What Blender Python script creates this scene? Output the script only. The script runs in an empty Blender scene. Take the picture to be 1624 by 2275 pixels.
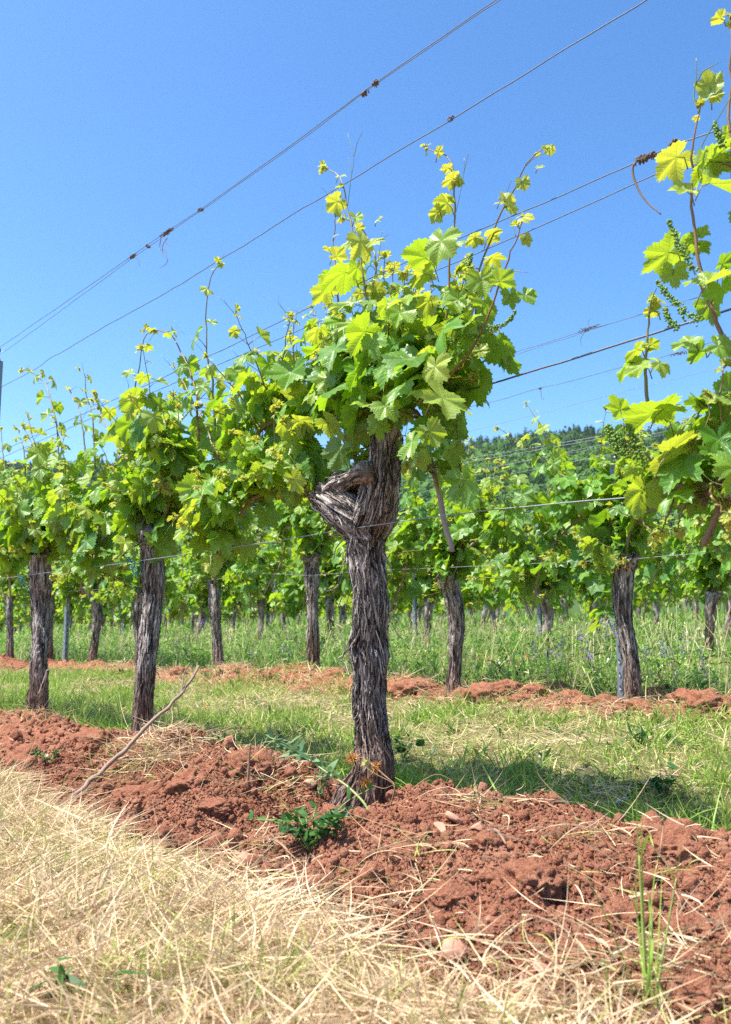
import bpy, math, random
import numpy as np
from mathutils import Vector, Matrix
scene = bpy.context.scene
COL = scene.collection
PI = math.pi
RAD = math.radians

# ------------------------------------------------------------------ camera
CAM_H, PITCH, FPX, CX, CY = 0.49, RAD(7.72), 2000.0, 812.0, 1137.0
cd = bpy.data.cameras.new('camera'); cam = bpy.data.objects.new('camera', cd); COL.objects.link(cam)
cam.location = (0, 0, CAM_H); cam.rotation_euler = (PI / 2 + PITCH, 0, 0)
cd.sensor_fit = 'VERTICAL'; cd.sensor_height = 36.0; cd.sensor_width = 36.0
cd.lens = FPX / 2274.0 * 36.0
cd.clip_start = 0.02; cd.clip_end = 6000
cd.dof.use_dof = True; cd.dof.focus_distance = 2.7; cd.dof.aperture_fstop = 7.1
scene.camera = cam
# ------------------------------------------------------------------ light
SUN_EL, SUN_AZ = RAD(65), RAD(14)      # azimuth: light travels towards +X, this much away from the camera
w = bpy.data.worlds.new('World'); scene.world = w; w.use_nodes = True
nt = w.node_tree; nt.nodes.clear()
sky = nt.nodes.new('ShaderNodeTexSky'); sky.sky_type = 'NISHITA'; sky.sun_disc = False
trav = Vector((math.cos(SUN_AZ) * math.cos(SUN_EL), math.sin(SUN_AZ) * math.cos(SUN_EL), -math.sin(SUN_EL)))
sky.sun_elevation = SUN_EL
sky.sun_rotation = math.atan2(-trav.x, -trav.y)
sky.altitude = 0; sky.air_density = 1.0; sky.dust_density = 1.6; sky.ozone_density = 3.2
hs = nt.nodes.new('ShaderNodeHueSaturation'); hs.inputs['Saturation'].default_value = 1.2; hs.inputs['Hue'].default_value = 0.494; hs.inputs['Value'].default_value = 0.97
bg = nt.nodes.new('ShaderNodeBackground'); bg.inputs['Strength'].default_value = 0.092
wo = nt.nodes.new('ShaderNodeOutputWorld')
nt.links.new(sky.outputs[0], hs.inputs['Color']); gm = nt.nodes.new('ShaderNodeGamma'); gm.inputs['Gamma'].default_value = 1.27; nt.links.new(hs.outputs[0], gm.inputs['Color']); nt.links.new(gm.outputs[0], bg.inputs['Color']); nt.links.new(bg.outputs[0], wo.inputs['Surface'])
sl = bpy.data.lights.new('sun', 'SUN'); sl.energy = 5.0; sl.angle = RAD(0.5); sl.color = (1.0, 0.95, 0.86)
so = bpy.data.objects.new('sun', sl); COL.objects.link(so); so.rotation_euler = trav.to_track_quat('-Z', 'Y').to_euler(); so.location = (-6, -2, 10)
scene.view_settings.view_transform = 'Standard'; scene.view_settings.look = 'None'
scene.view_settings.exposure = 1.12; scene.view_settings.gamma = 1.0
scene.cycles.max_bounces = 7; scene.cycles.diffuse_bounces = 3; scene.cycles.transmission_bounces = 4; scene.cycles.glossy_bounces = 2
scene.cycles.use_denoising = False

# ------------------------------------------------------------------ geometry of the place
# rows of vines run along T; N points from the camera across the rows
CT, ST = 0.763, 0.647
ROW0, ROWGAP, VINEGAP = 1.70, 1.87, 1.29
FW = np.array([0, math.cos(PITCH), math.sin(PITCH)]); UPV = np.array([0, -math.sin(PITCH), math.cos(PITCH)])
CAMP = np.array([0, 0, CAM_H])
def ray(px, py): return FW + np.array([(px - CX) / FPX, 0, 0]) + UPV * ((CY - py) / FPX)
def row_pt(px, py, off):                    # point on the vertical plane at distance off across the rows
    d = ray(px, py); return CAMP + d * (off / (d[0] * CT + d[1] * ST))
def at_y(px, py, y):
    d = ray(px, py); return CAMP + d * (y / d[1])
def on_z(px, py, z):
    d = ray(px, py); return CAMP + d * ((z - CAM_H) / d[2])
def row_off(r): return ROW0 + ROWGAP * r
def row_xy(r, s): o = row_off(r); return np.array([o * CT - s * ST, o * ST + s * CT])
def s_of(p): return -p[0] * ST + p[1] * CT
ROWROT = PI / 2 + math.atan2(ST, CT)        # local x of a vine: along its row, away from the camera

# ------------------------------------------------------------------ noise
def _h(ix, iy, iz, seed):
    h = (ix * 374761393 + iy * 668265263 + iz * 1274126177 + seed * 974634777) & 0xffffffff
    h = ((h ^ (h >> 13)) * 1274126177) & 0xffffffff
    h = ((h ^ (h >> 16)) * 2246822519) & 0xffffffff
    return ((h ^ (h >> 15)) & 0xffff) / 65535.0
def vn(P, seed=0):
    P = np.asarray(P, float); i = np.floor(P).astype(np.int64); f = P - i; u = f * f * f * (f * (f * 6 - 15) + 10)
    x, y, z = i[..., 0], i[..., 1], i[..., 2]; r = 0
    for a in (0, 1):
        for b in (0, 1):
            for c in (0, 1):
                wt = (u[..., 0] if a else 1 - u[..., 0]) * (u[..., 1] if b else 1 - u[..., 1]) * (u[..., 2] if c else 1 - u[..., 2])
                r = r + wt * _h(x + a, y + b, z + c, seed)
    return r * 2 - 1
def fbm(P, octv=4, seed=0, gain=0.5, lac=2.03):
    P = np.asarray(P, float); a, s, t = 1.0, 0, 0
    for k in range(octv):
        s = s + a * vn(P, seed + k * 17); t += a; a *= gain; P = P * lac + 3.17
    return s / t
def p3(x, y, z=0.0):
    x = np.asarray(x, float); return np.stack([x, np.broadcast_to(y, x.shape), np.broadcast_to(z, x.shape)], -1)
def sstep(a, b, x): t = np.clip((x - a) / (b - a), 0, 1); return t * t * (3 - 2 * t)
def nrm(v): return v / (np.linalg.norm(v, axis=-1, keepdims=True) + 1e-12)

# ------------------------------------------------------------------ mesh building
class MB:
    def __init__(s): s.V, s.T, s.U, s.F, s.n = [], [], [], [], 0
    def add(s, V, Fs, tint=None, uv=None, mat=0):
        V = np.asarray(V, float).reshape(-1, 3); k = len(V)
        if tint is None: tint = np.zeros((k, 3))
        tint = np.asarray(tint, float)
        if tint.ndim == 1: tint = np.tile(tint, (k, 1))
        s.V.append(V); s.T.append(tint.reshape(-1, 3)); s.U.append(np.zeros((k, 2)) if uv is None else np.asarray(uv, float).reshape(-1, 2))
        for F in (Fs if isinstance(Fs, list) else [Fs]):
            F = np.asarray(F, np.int64)
            if len(F): s.F.append((F + s.n, mat))
        s.n += k
    def build(s, name, mats, parent=None, smooth=True, mesh_name=None):
        me = bpy.data.meshes.new(mesh_name or name)
        V = np.concatenate(s.V).astype(np.float32); T = np.concatenate(s.T); U = np.concatenate(s.U)
        li = np.concatenate([f.ravel() for f, m in s.F]).astype(np.int32)
        cnt = np.concatenate([np.full(len(f), f.shape[1]) for f, m in s.F]).astype(np.int32)
        mi = np.concatenate([np.full(len(f), m) for f, m in s.F]).astype(np.int32)
        st = np.concatenate([[0], np.cumsum(cnt)[:-1]]).astype(np.int32)
        me.vertices.add(len(V)); me.vertices.foreach_set('co', V.ravel())
        me.loops.add(len(li)); me.loops.foreach_set('vertex_index', li)
        me.polygons.add(len(cnt)); me.polygons.foreach_set('loop_start', st)
        try: me.polygons.foreach_set('loop_total', cnt)
        except Exception: pass
        for m in (mats if isinstance(mats, list) else [mats]): me.materials.append(m)
        me.polygons.foreach_set('material_index', mi)
        me.polygons.foreach_set('use_smooth', np.full(len(cnt), smooth, dtype=bool))
        a = me.attributes.new('tint', 'FLOAT_COLOR', 'POINT')
        a.data.foreach_set('color', np.concatenate([T, np.ones((len(T), 1))], 1).astype(np.float32).ravel())
        ul = me.uv_layers.new(name='UVMap'); ul.data.foreach_set('uv', U[li].astype(np.float32).ravel())
        me.update(calc_edges=True)
        o = bpy.data.objects.new(name, me); COL.objects.link(o)
        if parent is not None: o.parent = parent
        return o
def tag(o, label=None, cat=None, group=None, kind=None):
    if label: o['label'] = label
    if cat: o['category'] = cat
    if group: o['group'] = group
    if kind: o['kind'] = kind
    return o
def empty(name, loc, rz=0.0):
    o = bpy.data.objects.new(name, None); COL.objects.link(o); o.location = tuple(loc); o.rotation_euler = (0, 0, rz); o.empty_display_size = 0.1
    return o
def kids(o): return [c for c in bpy.data.objects if c.parent == o]
def copy_tree(o, parent=None, tree=None):
    c = o.copy(); COL.objects.link(c)
    if parent is not None: c.parent = parent
    for ch in (tree or {}).get(o.name, []): copy_tree(ch, c, tree)
    return c
def tree_of(o, all_children):
    out, stack = {}, [o]
    while stack:
        x = stack.pop(); out[x.name] = all_children.get(x.name, []); stack += out[x.name]
    return out

def grid_faces(n, k, close=False, base=0):
    """faces of an (n rings, k points) grid"""
    i = np.arange(n - 1)[:, None]; j = np.arange(k if close else k - 1)[None, :]; j2 = (j + 1) % k
    a = i * k + j; b = i * k + j2; c = (i + 1) * k + j2; d = (i + 1) * k + j
    return np.stack([a, b, c, d], -1).reshape(-1, 4) + base
def tubes(mb, P, R, ns=5, tint=(0, 0, 0), mat=0):
    """batch of tubes, P (n,k,3), R (n,k) or scalar"""
    P = np.asarray(P, float)
    if P.ndim == 2: P = P[None]
    n, k, _ = P.shape; R = np.broadcast_to(np.asarray(R, float), (n, k))
    T = nrm(np.gradient(P, axis=1)); m = np.abs(T.mean(1)); ref = np.zeros((n, 3)); ref[np.arange(n), m.argmin(1)] = 1
    S = nrm(np.cross(T, ref[:, None, :])); B = np.cross(S, T)
    a = np.arange(ns) * 2 * PI / ns
    V = P[:, :, None, :] + R[:, :, None, None] * (np.cos(a)[:, None] * S[:, :, None, :] + np.sin(a)[:, None] * B[:, :, None, :])
    F = grid_faces(k, ns, True); F = (F[None] + (np.arange(n) * k * ns)[:, None, None]).reshape(-1, 4)
    cap = (np.arange(n) * k * ns)[:, None] + (k - 1) * ns + np.arange(ns)[None]
    cap0 = (np.arange(n) * k * ns)[:, None] + np.arange(ns)[::-1][None]
    tint = np.asarray(tint, float)
    if tint.ndim == 2: tint = np.repeat(tint, k * ns, 0)
    elif tint.ndim == 3: tint = np.repeat(tint.reshape(n * k, 3), ns, 0)
    mb.add(V.reshape(-1, 3), [F, cap, cap0], tint, mat=mat)
def ribbons(mb, B, D, L, W, rng, curl=0.3, nseg=4, grav=0.0, tint=None, side=None, taper=True, mat=0, fold=0.0):
    """batch of narrow blades: base B, direction D, length L, width W"""
    n = len(B); D = nrm(D); t = np.linspace(0, 1, nseg + 1)[None, :, None]
    c = rng.normal(size=(n, 3)) * curl
    P = B[:, None] + L[:, None, None] * (D[:, None] * t + c[:, None] * t * t * 0.5 - np.array([0, 0, 1.0]) * grav * t * t)
    if side is None: side = rng.normal(size=(n, 3))
    T = nrm(np.gradient(P, axis=1)); S = nrm(np.cross(T, side[:, None]))
    wv = (1 - t ** 2.2 * 0.92) if taper else np.ones_like(t)
    wv = wv * np.minimum(1, 0.55 + t * 2.5)
    A = P + S * (W[:, None, None] * 0.5 * wv); C = P - S * (W[:, None, None] * 0.5 * wv)
    V = np.stack([A, C], 2).reshape(-1, 3)
    F = grid_faces(nseg + 1, 2); F = (F[None] + (np.arange(n) * (nseg + 1) * 2)[:, None, None]).reshape(-1, 4)
    if tint is None: tint = np.stack([rng.random(n), rng.random(n), np.zeros(n)], 1)
    T3 = np.repeat(tint, (nseg + 1) * 2, 0).copy(); T3[:, 2] = np.tile(np.repeat(np.linspace(0, 1, nseg + 1), 2), n)
    mb.add(V, F, T3, mat=mat)
def smooth_path(pts, n):
    """Catmull-Rom through pts, resampled to n points evenly along the arc"""
    p = np.asarray(pts, float)
    if len(p) == 2: return p[0] + (p[1] - p[0]) * np.linspace(0, 1, n)[:, None]
    q = np.concatenate([[2 * p[0] - p[1]], p, [2 * p[-1] - p[-2]]]); out = []
    for i in range(len(p) - 1):
        a, b, c, d = q[i:i + 4]; t = np.linspace(0, 1, 12, endpoint=False)[:, None]
        out.append(0.5 * (2 * b + (c - a) * t + (2 * a - 5 * b + 4 * c - d) * t ** 2 + (-a + 3 * b - 3 * c + d) * t ** 3))
    out.append(p[-1:]); o = np.concatenate(out); s = np.concatenate([[0], np.cumsum(np.linalg.norm(np.diff(o, axis=0), axis=1))])
    u = np.linspace(0, s[-1], n); return np.stack([np.interp(u, s, o[:, k]) for k in range(3)], 1)
def ico(level):
    import bmesh
    bm = bmesh.new(); bmesh.ops.create_icosphere(bm, subdivisions=level, radius=1.0)
    V = np.array([v.co[:] for v in bm.verts]); F = np.array([[v.index for v in f.verts] for f in bm.faces]); bm.free(); return V, F
ICO = {k: ico(k) for k in (1, 2, 3, 4, 5)}

# ------------------------------------------------------------------ materials
class NM:
    def __init__(s, name):
        s.m = bpy.data.materials.new(name); s.m.use_nodes = True; s.t = s.m.node_tree; s.t.nodes.clear()
        s.out = s.n('ShaderNodeOutputMaterial')
    def n(s, kind, **kw):
        x = s.t.nodes.new(kind)
        for k, v in kw.items():
            if k in x.inputs.keys(): s.put(x.inputs[k], v)
            else: setattr(x, k, v)
        return x
    def put(s, sock, v):
        if isinstance(v, bpy.types.NodeSocket): s.t.links.new(v, sock)
        elif isinstance(v, (tuple, list)): sock.default_value = tuple(v) + ((1,) if len(v) == 3 and sock.type == 'RGBA' else ())
        else: sock.default_value = v
    def math(s, op, a, b=0.0, c=None, clamp=False):
        x = s.t.nodes.new('ShaderNodeMath'); x.operation = op; x.use_clamp = clamp; s.put(x.inputs[0], a); s.put(x.inputs[1], b)
        if c is not None: s.put(x.inputs[2], c)
        return x.outputs[0]
    def mix(s, f, a, b):
        x = s.t.nodes.new('ShaderNodeMix'); x.data_type = 'RGBA'; s.put(x.inputs[0], f); s.put(x.inputs[6], a); s.put(x.inputs[7], b); return x.outputs[2]
    def ramp(s, v, lo, hi):
        x = s.t.nodes.new('ShaderNodeMapRange'); x.interpolation_type = 'SMOOTHSTEP'; s.put(x.inputs[0], v); s.put(x.inputs[1], lo); s.put(x.inputs[2], hi); return x.outputs[0]
    def noise(s, scale, detail=4, rough=0.55, vec=None):
        x = s.t.nodes.new('ShaderNodeTexNoise'); x.inputs['Scale'].default_value = scale; x.inputs['Detail'].default_value = detail; x.inputs['Roughness'].default_value = rough
        if vec is not None: s.t.links.new(vec, x.inputs['Vector'])
        return x.outputs[0]
    def tint(s):
        a = s.t.nodes.new('ShaderNodeAttribute'); a.attribute_name = 'tint'
        p = s.t.nodes.new('ShaderNodeSeparateColor'); s.t.links.new(a.outputs['Color'], p.inputs[0]); return p.outputs
    def pos(s): return s.t.nodes.new('ShaderNodeTexCoord').outputs['Object']
    def bump(s, h, strength=0.5, dist=0.01, normal=None):
        b = s.t.nodes.new('ShaderNodeBump'); b.inputs['Strength'].default_value = strength; b.inputs['Distance'].default_value = dist; s.put(b.inputs['Height'], h)
        if normal is not None: s.put(b.inputs['Normal'], normal)
        return b.outputs[0]
    def bsdf(s, col, rough=0.6, spec=0.5, normal=None, metal=0.0):
        b = s.t.nodes.new('ShaderNodeBsdfPrincipled'); s.put(b.inputs['Base Color'], col); s.put(b.inputs['Roughness'], rough); s.put(b.inputs['Metallic'], metal)
        s.put(b.inputs['Specular IOR Level'], spec)
        if normal is not None: s.put(b.inputs['Normal'], normal)
        return b.outputs[0]
    def translucent(s, base, col, fac, normal=None):
        t = s.t.nodes.new('ShaderNodeBsdfTranslucent'); s.put(t.inputs['Color'], col)
        if normal is not None: s.put(t.inputs['Normal'], normal)
        m = s.t.nodes.new('ShaderNodeMixShader'); s.put(m.inputs[0], fac); s.t.links.new(base, m.inputs[1]); s.t.links.new(t.outputs[0], m.inputs[2]); return m.outputs[0]
    def done(s, sh): s.t.links.new(sh, s.out.inputs['Surface']); return s.m
M = {}
def mk_leaf():
    m = NM('vine_leaf'); r, g, b = m.tint()[:3]
    uv = m.n('ShaderNodeUVMap').outputs[0]; sp = m.n('ShaderNodeSeparateXYZ', Vector=uv).outputs
    vd, va = sp[0], sp[1]
    main = m.math('SUBTRACT', 1.0, m.ramp(vd, 0.004, 0.022))
    ph = m.math('FRACT', m.math('MULTIPLY', m.math('SUBTRACT', va, m.math('MULTIPLY', vd, 0.8)), 7.0))
    tri = m.math('ABSOLUTE', m.math('SUBTRACT', ph, 0.5))
    sec = m.math('MULTIPLY', m.math('SUBTRACT', 1.0, m.ramp(tri, 0.02, 0.14)), 0.6)
    vein = m.math('MAXIMUM', main, sec)
    nz = m.noise(60.0, 3, 0.6, m.pos())
    back = m.n('ShaderNodeNewGeometry').outputs['Backfacing']
    base = m.mix(r, (0.042, 0.160, 0.014), (0.130, 0.320, 0.030))
    base = m.mix(g, base, (0.46, 0.53, 0.09))
    base = m.mix(m.math('MULTIPLY', vein, 0.35), base, (0.30, 0.42, 0.10))
    base = m.mix(m.math('MULTIPLY', back, 0.35), base, (0.20, 0.30, 0.09))
    tr = m.mix(r, (0.27, 0.53, 0.012), (0.52, 0.76, 0.02))
    tr = m.mix(g, tr, (0.72, 0.66, 0.06))
    tr = m.mix(m.math('MULTIPLY', vein, 0.4), tr, (0.14, 0.22, 0.01))
    hgt = m.math('ADD', m.math('MULTIPLY', vein, -0.6), m.math('ADD', m.math('MULTIPLY', nz, 0.5), m.math('MULTIPLY', m.ramp(vd, 0.0, 0.2), 0.8)))
    nb = m.bump(hgt, 0.45, 0.006)
    sh = m.bsdf(base, m.math('ADD', 0.33, m.math('MULTIPLY', nz, 0.16)), 0.55, nb)
    return m.done(m.translucent(sh, tr, 0.42, nb))
M['leaf'] = mk_leaf()
def mk_stem():
    m = NM('vine_shoot'); r, g, b = m.tint()[:3]; nz = m.noise(90, 3, 0.6, m.pos())
    c = m.mix(r, (0.16, 0.24, 0.03), (0.22, 0.15, 0.04)); c = m.mix(g, c, (0.21, 0.085, 0.035))
    c = m.mix(m.math('MULTIPLY', nz, 0.5), c, (0.10, 0.08, 0.03))
    return m.done(m.bsdf(c, 0.42, 0.5, m.bump(nz, 0.3, 0.002)))
M['stem'] = mk_stem()
def mk_cane():
    m = NM('cane_bark'); r, g, b = m.tint()[:3]; pc = m.pos(); nz = m.noise(45, 5, 0.65, pc)
    c = m.mix(nz, (0.13, 0.065, 0.04), (0.36, 0.24, 0.17)); c = m.mix(g, c, (0.30, 0.27, 0.24))
    return m.done(m.bsdf(c, 0.65, 0.3, m.bump(nz, 0.5, 0.003)))
M['cane'] = mk_cane()
def mk_bark():
    m = NM('old_vine_bark'); r, g, b = m.tint()[:3]; pc = m.pos()
    mp = m.n('ShaderNodeMapping', Vector=pc); mp.inputs['Scale'].default_value = (1, 1, 0.09)
    nz = m.noise(300, 6, 0.7, mp.outputs[0]); n2 = m.noise(9, 3, 0.6, pc)
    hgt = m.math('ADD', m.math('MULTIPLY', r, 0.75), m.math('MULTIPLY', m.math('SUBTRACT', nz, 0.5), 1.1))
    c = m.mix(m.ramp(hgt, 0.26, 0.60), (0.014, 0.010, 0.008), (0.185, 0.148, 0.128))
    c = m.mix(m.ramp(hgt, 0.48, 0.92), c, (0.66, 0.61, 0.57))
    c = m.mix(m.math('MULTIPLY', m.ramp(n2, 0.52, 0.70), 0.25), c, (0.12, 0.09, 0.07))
    red = m.mix(m.ramp(hgt, 0.2, 0.8), (0.030, 0.014, 0.009), (0.22, 0.125, 0.085))
    c = m.mix(m.math('MULTIPLY', g, 0.75), c, red)
    c = m.mix(b, c, (0.30, 0.27, 0.25))
    return m.done(m.bsdf(c, 0.8, 0.25, m.bump(nz, 0.8, 0.006)))
M['bark'] = mk_bark()
def mk_soil(name, ground=False):
    m = NM(name); r, g, b = m.tint()[:3]; pc = m.pos()
    n1 = m.noise(7, 5, 0.6, pc); n2 = m.noise(70, 6, 0.7, pc); n3 = m.noise(320, 3, 0.6, pc)
    c = m.mix(n1, (0.225, 0.082, 0.046), (0.42, 0.182, 0.108)); c = m.mix(m.ramp(n2, 0.36, 0.75), c, (0.42, 0.19, 0.115))
    c = m.mix(m.math('MULTIPLY', m.ramp(n3, 0.55, 0.8), 0.30), c, (0.50, 0.27, 0.18)); c = m.mix(m.math('MULTIPLY', m.ramp(m.noise(3.2, 5, 0.7, pc), 0.50, 0.68), 0.40), c, (0.50, 0.265, 0.165))
    if ground:
        oth = m.mix(n2, (0.22, 0.125, 0.065), (0.42, 0.29, 0.16)); oth = m.mix(m.math('MULTIPLY', g, 0.8), oth, (0.16, 0.19, 0.05))
        c = m.mix(r, oth, c)
    h = m.math('ADD', m.math('MULTIPLY', n2, 1.0), m.math('MULTIPLY', n3, 0.45))
    return m.done(m.bsdf(c, 0.95, 0.12, m.bump(h, 1.0, 0.016)))
M['soil'] = mk_soil('red_clay_soil'); M['ground'] = mk_soil('ground_soil', True)
def mk_blade(name, cols, rough=0.6, trans=0.25, tipc=None, tcol=None):
    m = NM(name); r, g, b = m.tint()[:3]
    c = m.mix(r, cols[0], cols[1]); c = m.mix(m.ramp(g, 0.55, 0.9), c, cols[2])
    if tipc: c = m.mix(m.math('MULTIPLY', m.ramp(b, 0.55, 1.0), 0.5), c, tipc)
    return m.done(m.translucent(m.bsdf(c, rough, 0.35), c if tcol is None else tcol, trans))
M['straw'] = mk_blade('dry_straw', [(0.37, 0.235, 0.115), (0.80, 0.65, 0.42), (0.36, 0.40, 0.10)], 0.5, 0.22)
M['grass'] = mk_blade('green_grass', [(0.13, 0.28, 0.025), (0.34, 0.50, 0.07), (0.68, 0.58, 0.28)], 0.5, 0.35, (0.38, 0.38, 0.12))
M['herb'] = mk_blade('meadow_herb', [(0.10, 0.27, 0.03), (0.28, 0.48, 0.07), (0.62, 0.58, 0.30)], 0.5, 0.38)
M['weed'] = mk_blade('weed_leaf', [(0.022, 0.085, 0.018), (0.065, 0.165, 0.032), (0.28, 0.36, 0.05)], 0.35, 0.3)
M['bluegreen'] = mk_blade('bluish_leaf', [(0.10, 0.21, 0.09), (0.17, 0.28, 0.13), (0.20, 0.30, 0.06)], 0.5, 0.3)
def flat(name, col, rough=0.6, metal=0.0, spec=0.4, nscale=60, var=0.35, bump=0.3, dist=0.002):
    m = NM(name); nz = m.noise(nscale, 4, 0.6, m.pos())
    c = m.mix(m.math('MULTIPLY', nz, 1.0), tuple(x * (1 - var) for x in col), tuple(min(1, x * (1 + var)) for x in col))
    return m.done(m.bsdf(c, rough, spec, m.bump(nz, bump, dist), metal))
M['wire'] = flat('galvanised_wire', (0.24, 0.26, 0.28), 0.55, 0.5, 0.5, 200, 0.3)
M['wire_dark'] = flat('weathered_wire', (0.13, 0.135, 0.15), 0.6, 0.4, 0.4, 200, 0.3)
M['steel'] = flat('galvanised_steel', (0.24, 0.28, 0.33), 0.55, 0.5, 0.5, 40, 0.25)
M['slot'] = flat('slot_shade', (0.05, 0.055, 0.06), 0.7)  # shade of the slot openings, put into a dark colour
M['tendril_dry'] = flat('dried_tendril', (0.16, 0.115, 0.09), 0.8, 0, 0.2, 150, 0.6)
M['berry'] = flat('flower_bud', (0.12, 0.23, 0.03), 0.5, 0, 0.4, 300, 0.4)
M['stone'] = flat('sandstone', (0.44, 0.23, 0.155), 0.85, 0, 0.2, 40, 0.3, 0.6, 0.004)
M['purple'] = flat('vetch_petal', (0.20, 0.10, 0.48), 0.6, 0, 0.2, 200, 0.35)
M['pink'] = flat('clover_petal', (0.45, 0.20, 0.36), 0.6, 0, 0.2, 200, 0.3)
M['white'] = flat('daisy_petal', (0.8, 0.8, 0.78), 0.6, 0, 0.2, 200, 0.1)
M['yellow'] = flat('dandelion_petal', (0.75, 0.48, 0.02), 0.6, 0, 0.2, 200, 0.2)
M['orange'] = flat('dried_flower_head', (0.50, 0.25, 0.075), 0.8, 0, 0.2, 200, 0.45)
M['greenstalk'] = flat('green_stalk', (0.25, 0.30, 0.09), 0.5, 0, 0.4, 60, 0.3)
M['teal'] = flat('teal_tie', (0.02, 0.20, 0.18), 0.5, 0, 0.5, 80, 0.3)
def mk_forest():
    m = NM('forest_leaves'); r, g, b = m.tint()[:3]; nz = m.noise(0.9, 4, 0.7, m.pos())
    c = m.mix(r, (0.060, 0.150, 0.022), (0.14, 0.27, 0.045)); c = m.mix(g, c, (0.035, 0.080, 0.035)); c = m.mix(m.math('MULTIPLY', nz, 0.6), c, (0.03, 0.06, 0.015))
    return m.done(m.bsdf(c, 0.9, 0.1, m.bump(nz, 0.8, 0.8)))
M['forest'] = mk_forest()
M['hill'] = flat('hill_ground', (0.06, 0.10, 0.03), 0.95, 0, 0.1, 0.03, 0.4)
# ------------------------------------------------------------------ terrain
MAIN = row_pt(817, 1800, ROW0); S_MAIN = s_of(MAIN)
_edge = [(-260, 1700), (0, 1745), (130, 1810), (250, 1880), (400, 1925), (540, 2010), (700, 2070), (850, 2140), (1000, 2225), (1150, 2280), (1300, 2370), (1450, 2480), (1700, 2650)]
_e = np.array([[s_of(q), q[0] * CT + q[1] * ST] for q in (on_z(px, py, 0.0) for px, py in _edge)]); _e = _e[np.argsort(_e[:, 0])]
def soil_front(al): return np.interp(al, _e[:, 0], _e[:, 1], right=1.05) + 0.05 * vn(p3(al * 5.0, 0.5, 2.0), 5) + 0.03 * vn(p3(al * 17.0, 0.5, 2.0), 6)
def terrain(x, y):
    """height and soil weight"""
    x = np.asarray(x, float); y = np.asarray(y, float)
    off = x * CT + y * ST; al = -x * ST + y * CT
    d = np.maximum(0, off - 1.85); z = 0.95 * (1 - np.exp(-d / 10.0))
    z = z + 0.02 * fbm(p3(x * 1.3, y * 1.3, 0.3), 3, 11) * np.minimum(1, np.maximum(0, 2 - np.abs(y) / 40))
    fe = soil_front(al)
    z = z - 0.055 * np.exp(-((off - ROW0 - .38) / .22) ** 2)
    back = ROW0 + 0.10 + 0.05 * vn(p3(al * 3.0, 1.5), 8) + 0.03 * vn(p3(al * 11.0, 1.5), 9)
    m0 = sstep(fe - 0.05, fe + 0.07, off) * (1 - sstep(back - 0.05, back + 0.04, off))
    amp = 0.088 + 0.03 * vn(p3(al * 1.9, 7.7), 12) + 0.018 * vn(p3(al * 5.3, 2.7), 13)
    dip = np.exp(-((al - S_MAIN - 0.06) / 0.21) ** 2); amp = amp * (1 - 0.97 * dip) - .085 * dip
    prof = sstep(fe, ROW0 - 0.06, off) * (1 - sstep(ROW0 + 0.03, ROW0 + 0.26, off))
    z = z + amp * prof
    m = m0
    for r, a, wd in ((1, 0.10, 0.20), (2, 0.05, 0.2)):
        c = row_off(r) - 0.10; g = np.exp(-((off - c) / wd) ** 2)
        nn = 0.5 + 0.5 * fbm(p3(al * 2.1, r * 9.1), 3, 20 + r) * 1.6
        z = z + a * g * np.clip(nn + 0.25, 0, 1.4)
        mk = sstep(0.30, 0.48, g * (0.55 + 0.9 * np.clip(nn, 0, 1)) + 0.12 * vn(p3(x * 9, y * 9), 31))
        m = np.maximum(m, mk)
    q = p3(x * 6.5, y * 6.5, 0.0)
    near = (off < 6.5) & (y < 9) & (y > 0.5)
    lump = np.zeros_like(z)
    if np.ndim(z) and near.any():
        qn = p3(x[near], y[near], 0.0); wv = 0.10 * np.stack([vn(qn * 6, 61), vn(qn * 6, 62), 0 * x[near]], -1); qq = qn + wv * 0.5
        L = 0.030 * (.3 + 1.6 * fbm(qq * 4.5, 2, 41)) - 0.026 * sstep(.80, .97, 1 - np.abs(vn(qq * 5.5, 46))) + 0.013 * fbm(qq * 15, 2, 43) + 0.014 * (.5 - np.abs(vn(qq * 24, 44))) + 0.018 * fbm(qq * 48, 3, 45, .7)
        lump[near] = L
    z = z + (lump - 0.01) * m + 0.35 * lump * (1 - m) * (off < 6)
    return z, m
def gz(x, y): return terrain(np.atleast_1d(x), np.atleast_1d(y))[0]
def _ax(parts):
    o = []
    for a, b, st in parts: o.append(np.arange(a, b, st))
    return np.concatenate(o)
_far = np.geomspace(12, 2600, 46)
xs = np.concatenate([-_far[::-1], _ax([(-11.9, -5, .25), (-5, -1.6, .03), (-1.6, 1.4, .0065), (1.4, 4, .03), (4, 11.9, .25)]), _far])
ys = np.concatenate([_ax([(-6, 0.4, .4), (0.4, 1.0, .04), (1.0, 3.1, .0065), (3.1, 5.5, .02), (5.5, 9, .06), (9, 18, .3)]), np.geomspace(18, 2600, 44)])
GX, GY = np.meshgrid(xs, ys); GZ, GM = terrain(GX.ravel(), GY.ravel())
b = MB(); off_ = GX.ravel() * CT + GY.ravel() * ST
b.add(np.stack([GX.ravel(), GY.ravel(), GZ], 1), grid_faces(len(ys), len(xs)), np.stack([GM, sstep(1.75, 2.1, off_), 0 * GM], 1))
ground = b.build('ground', M['ground']); tag(ground, kind='structure')

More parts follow.
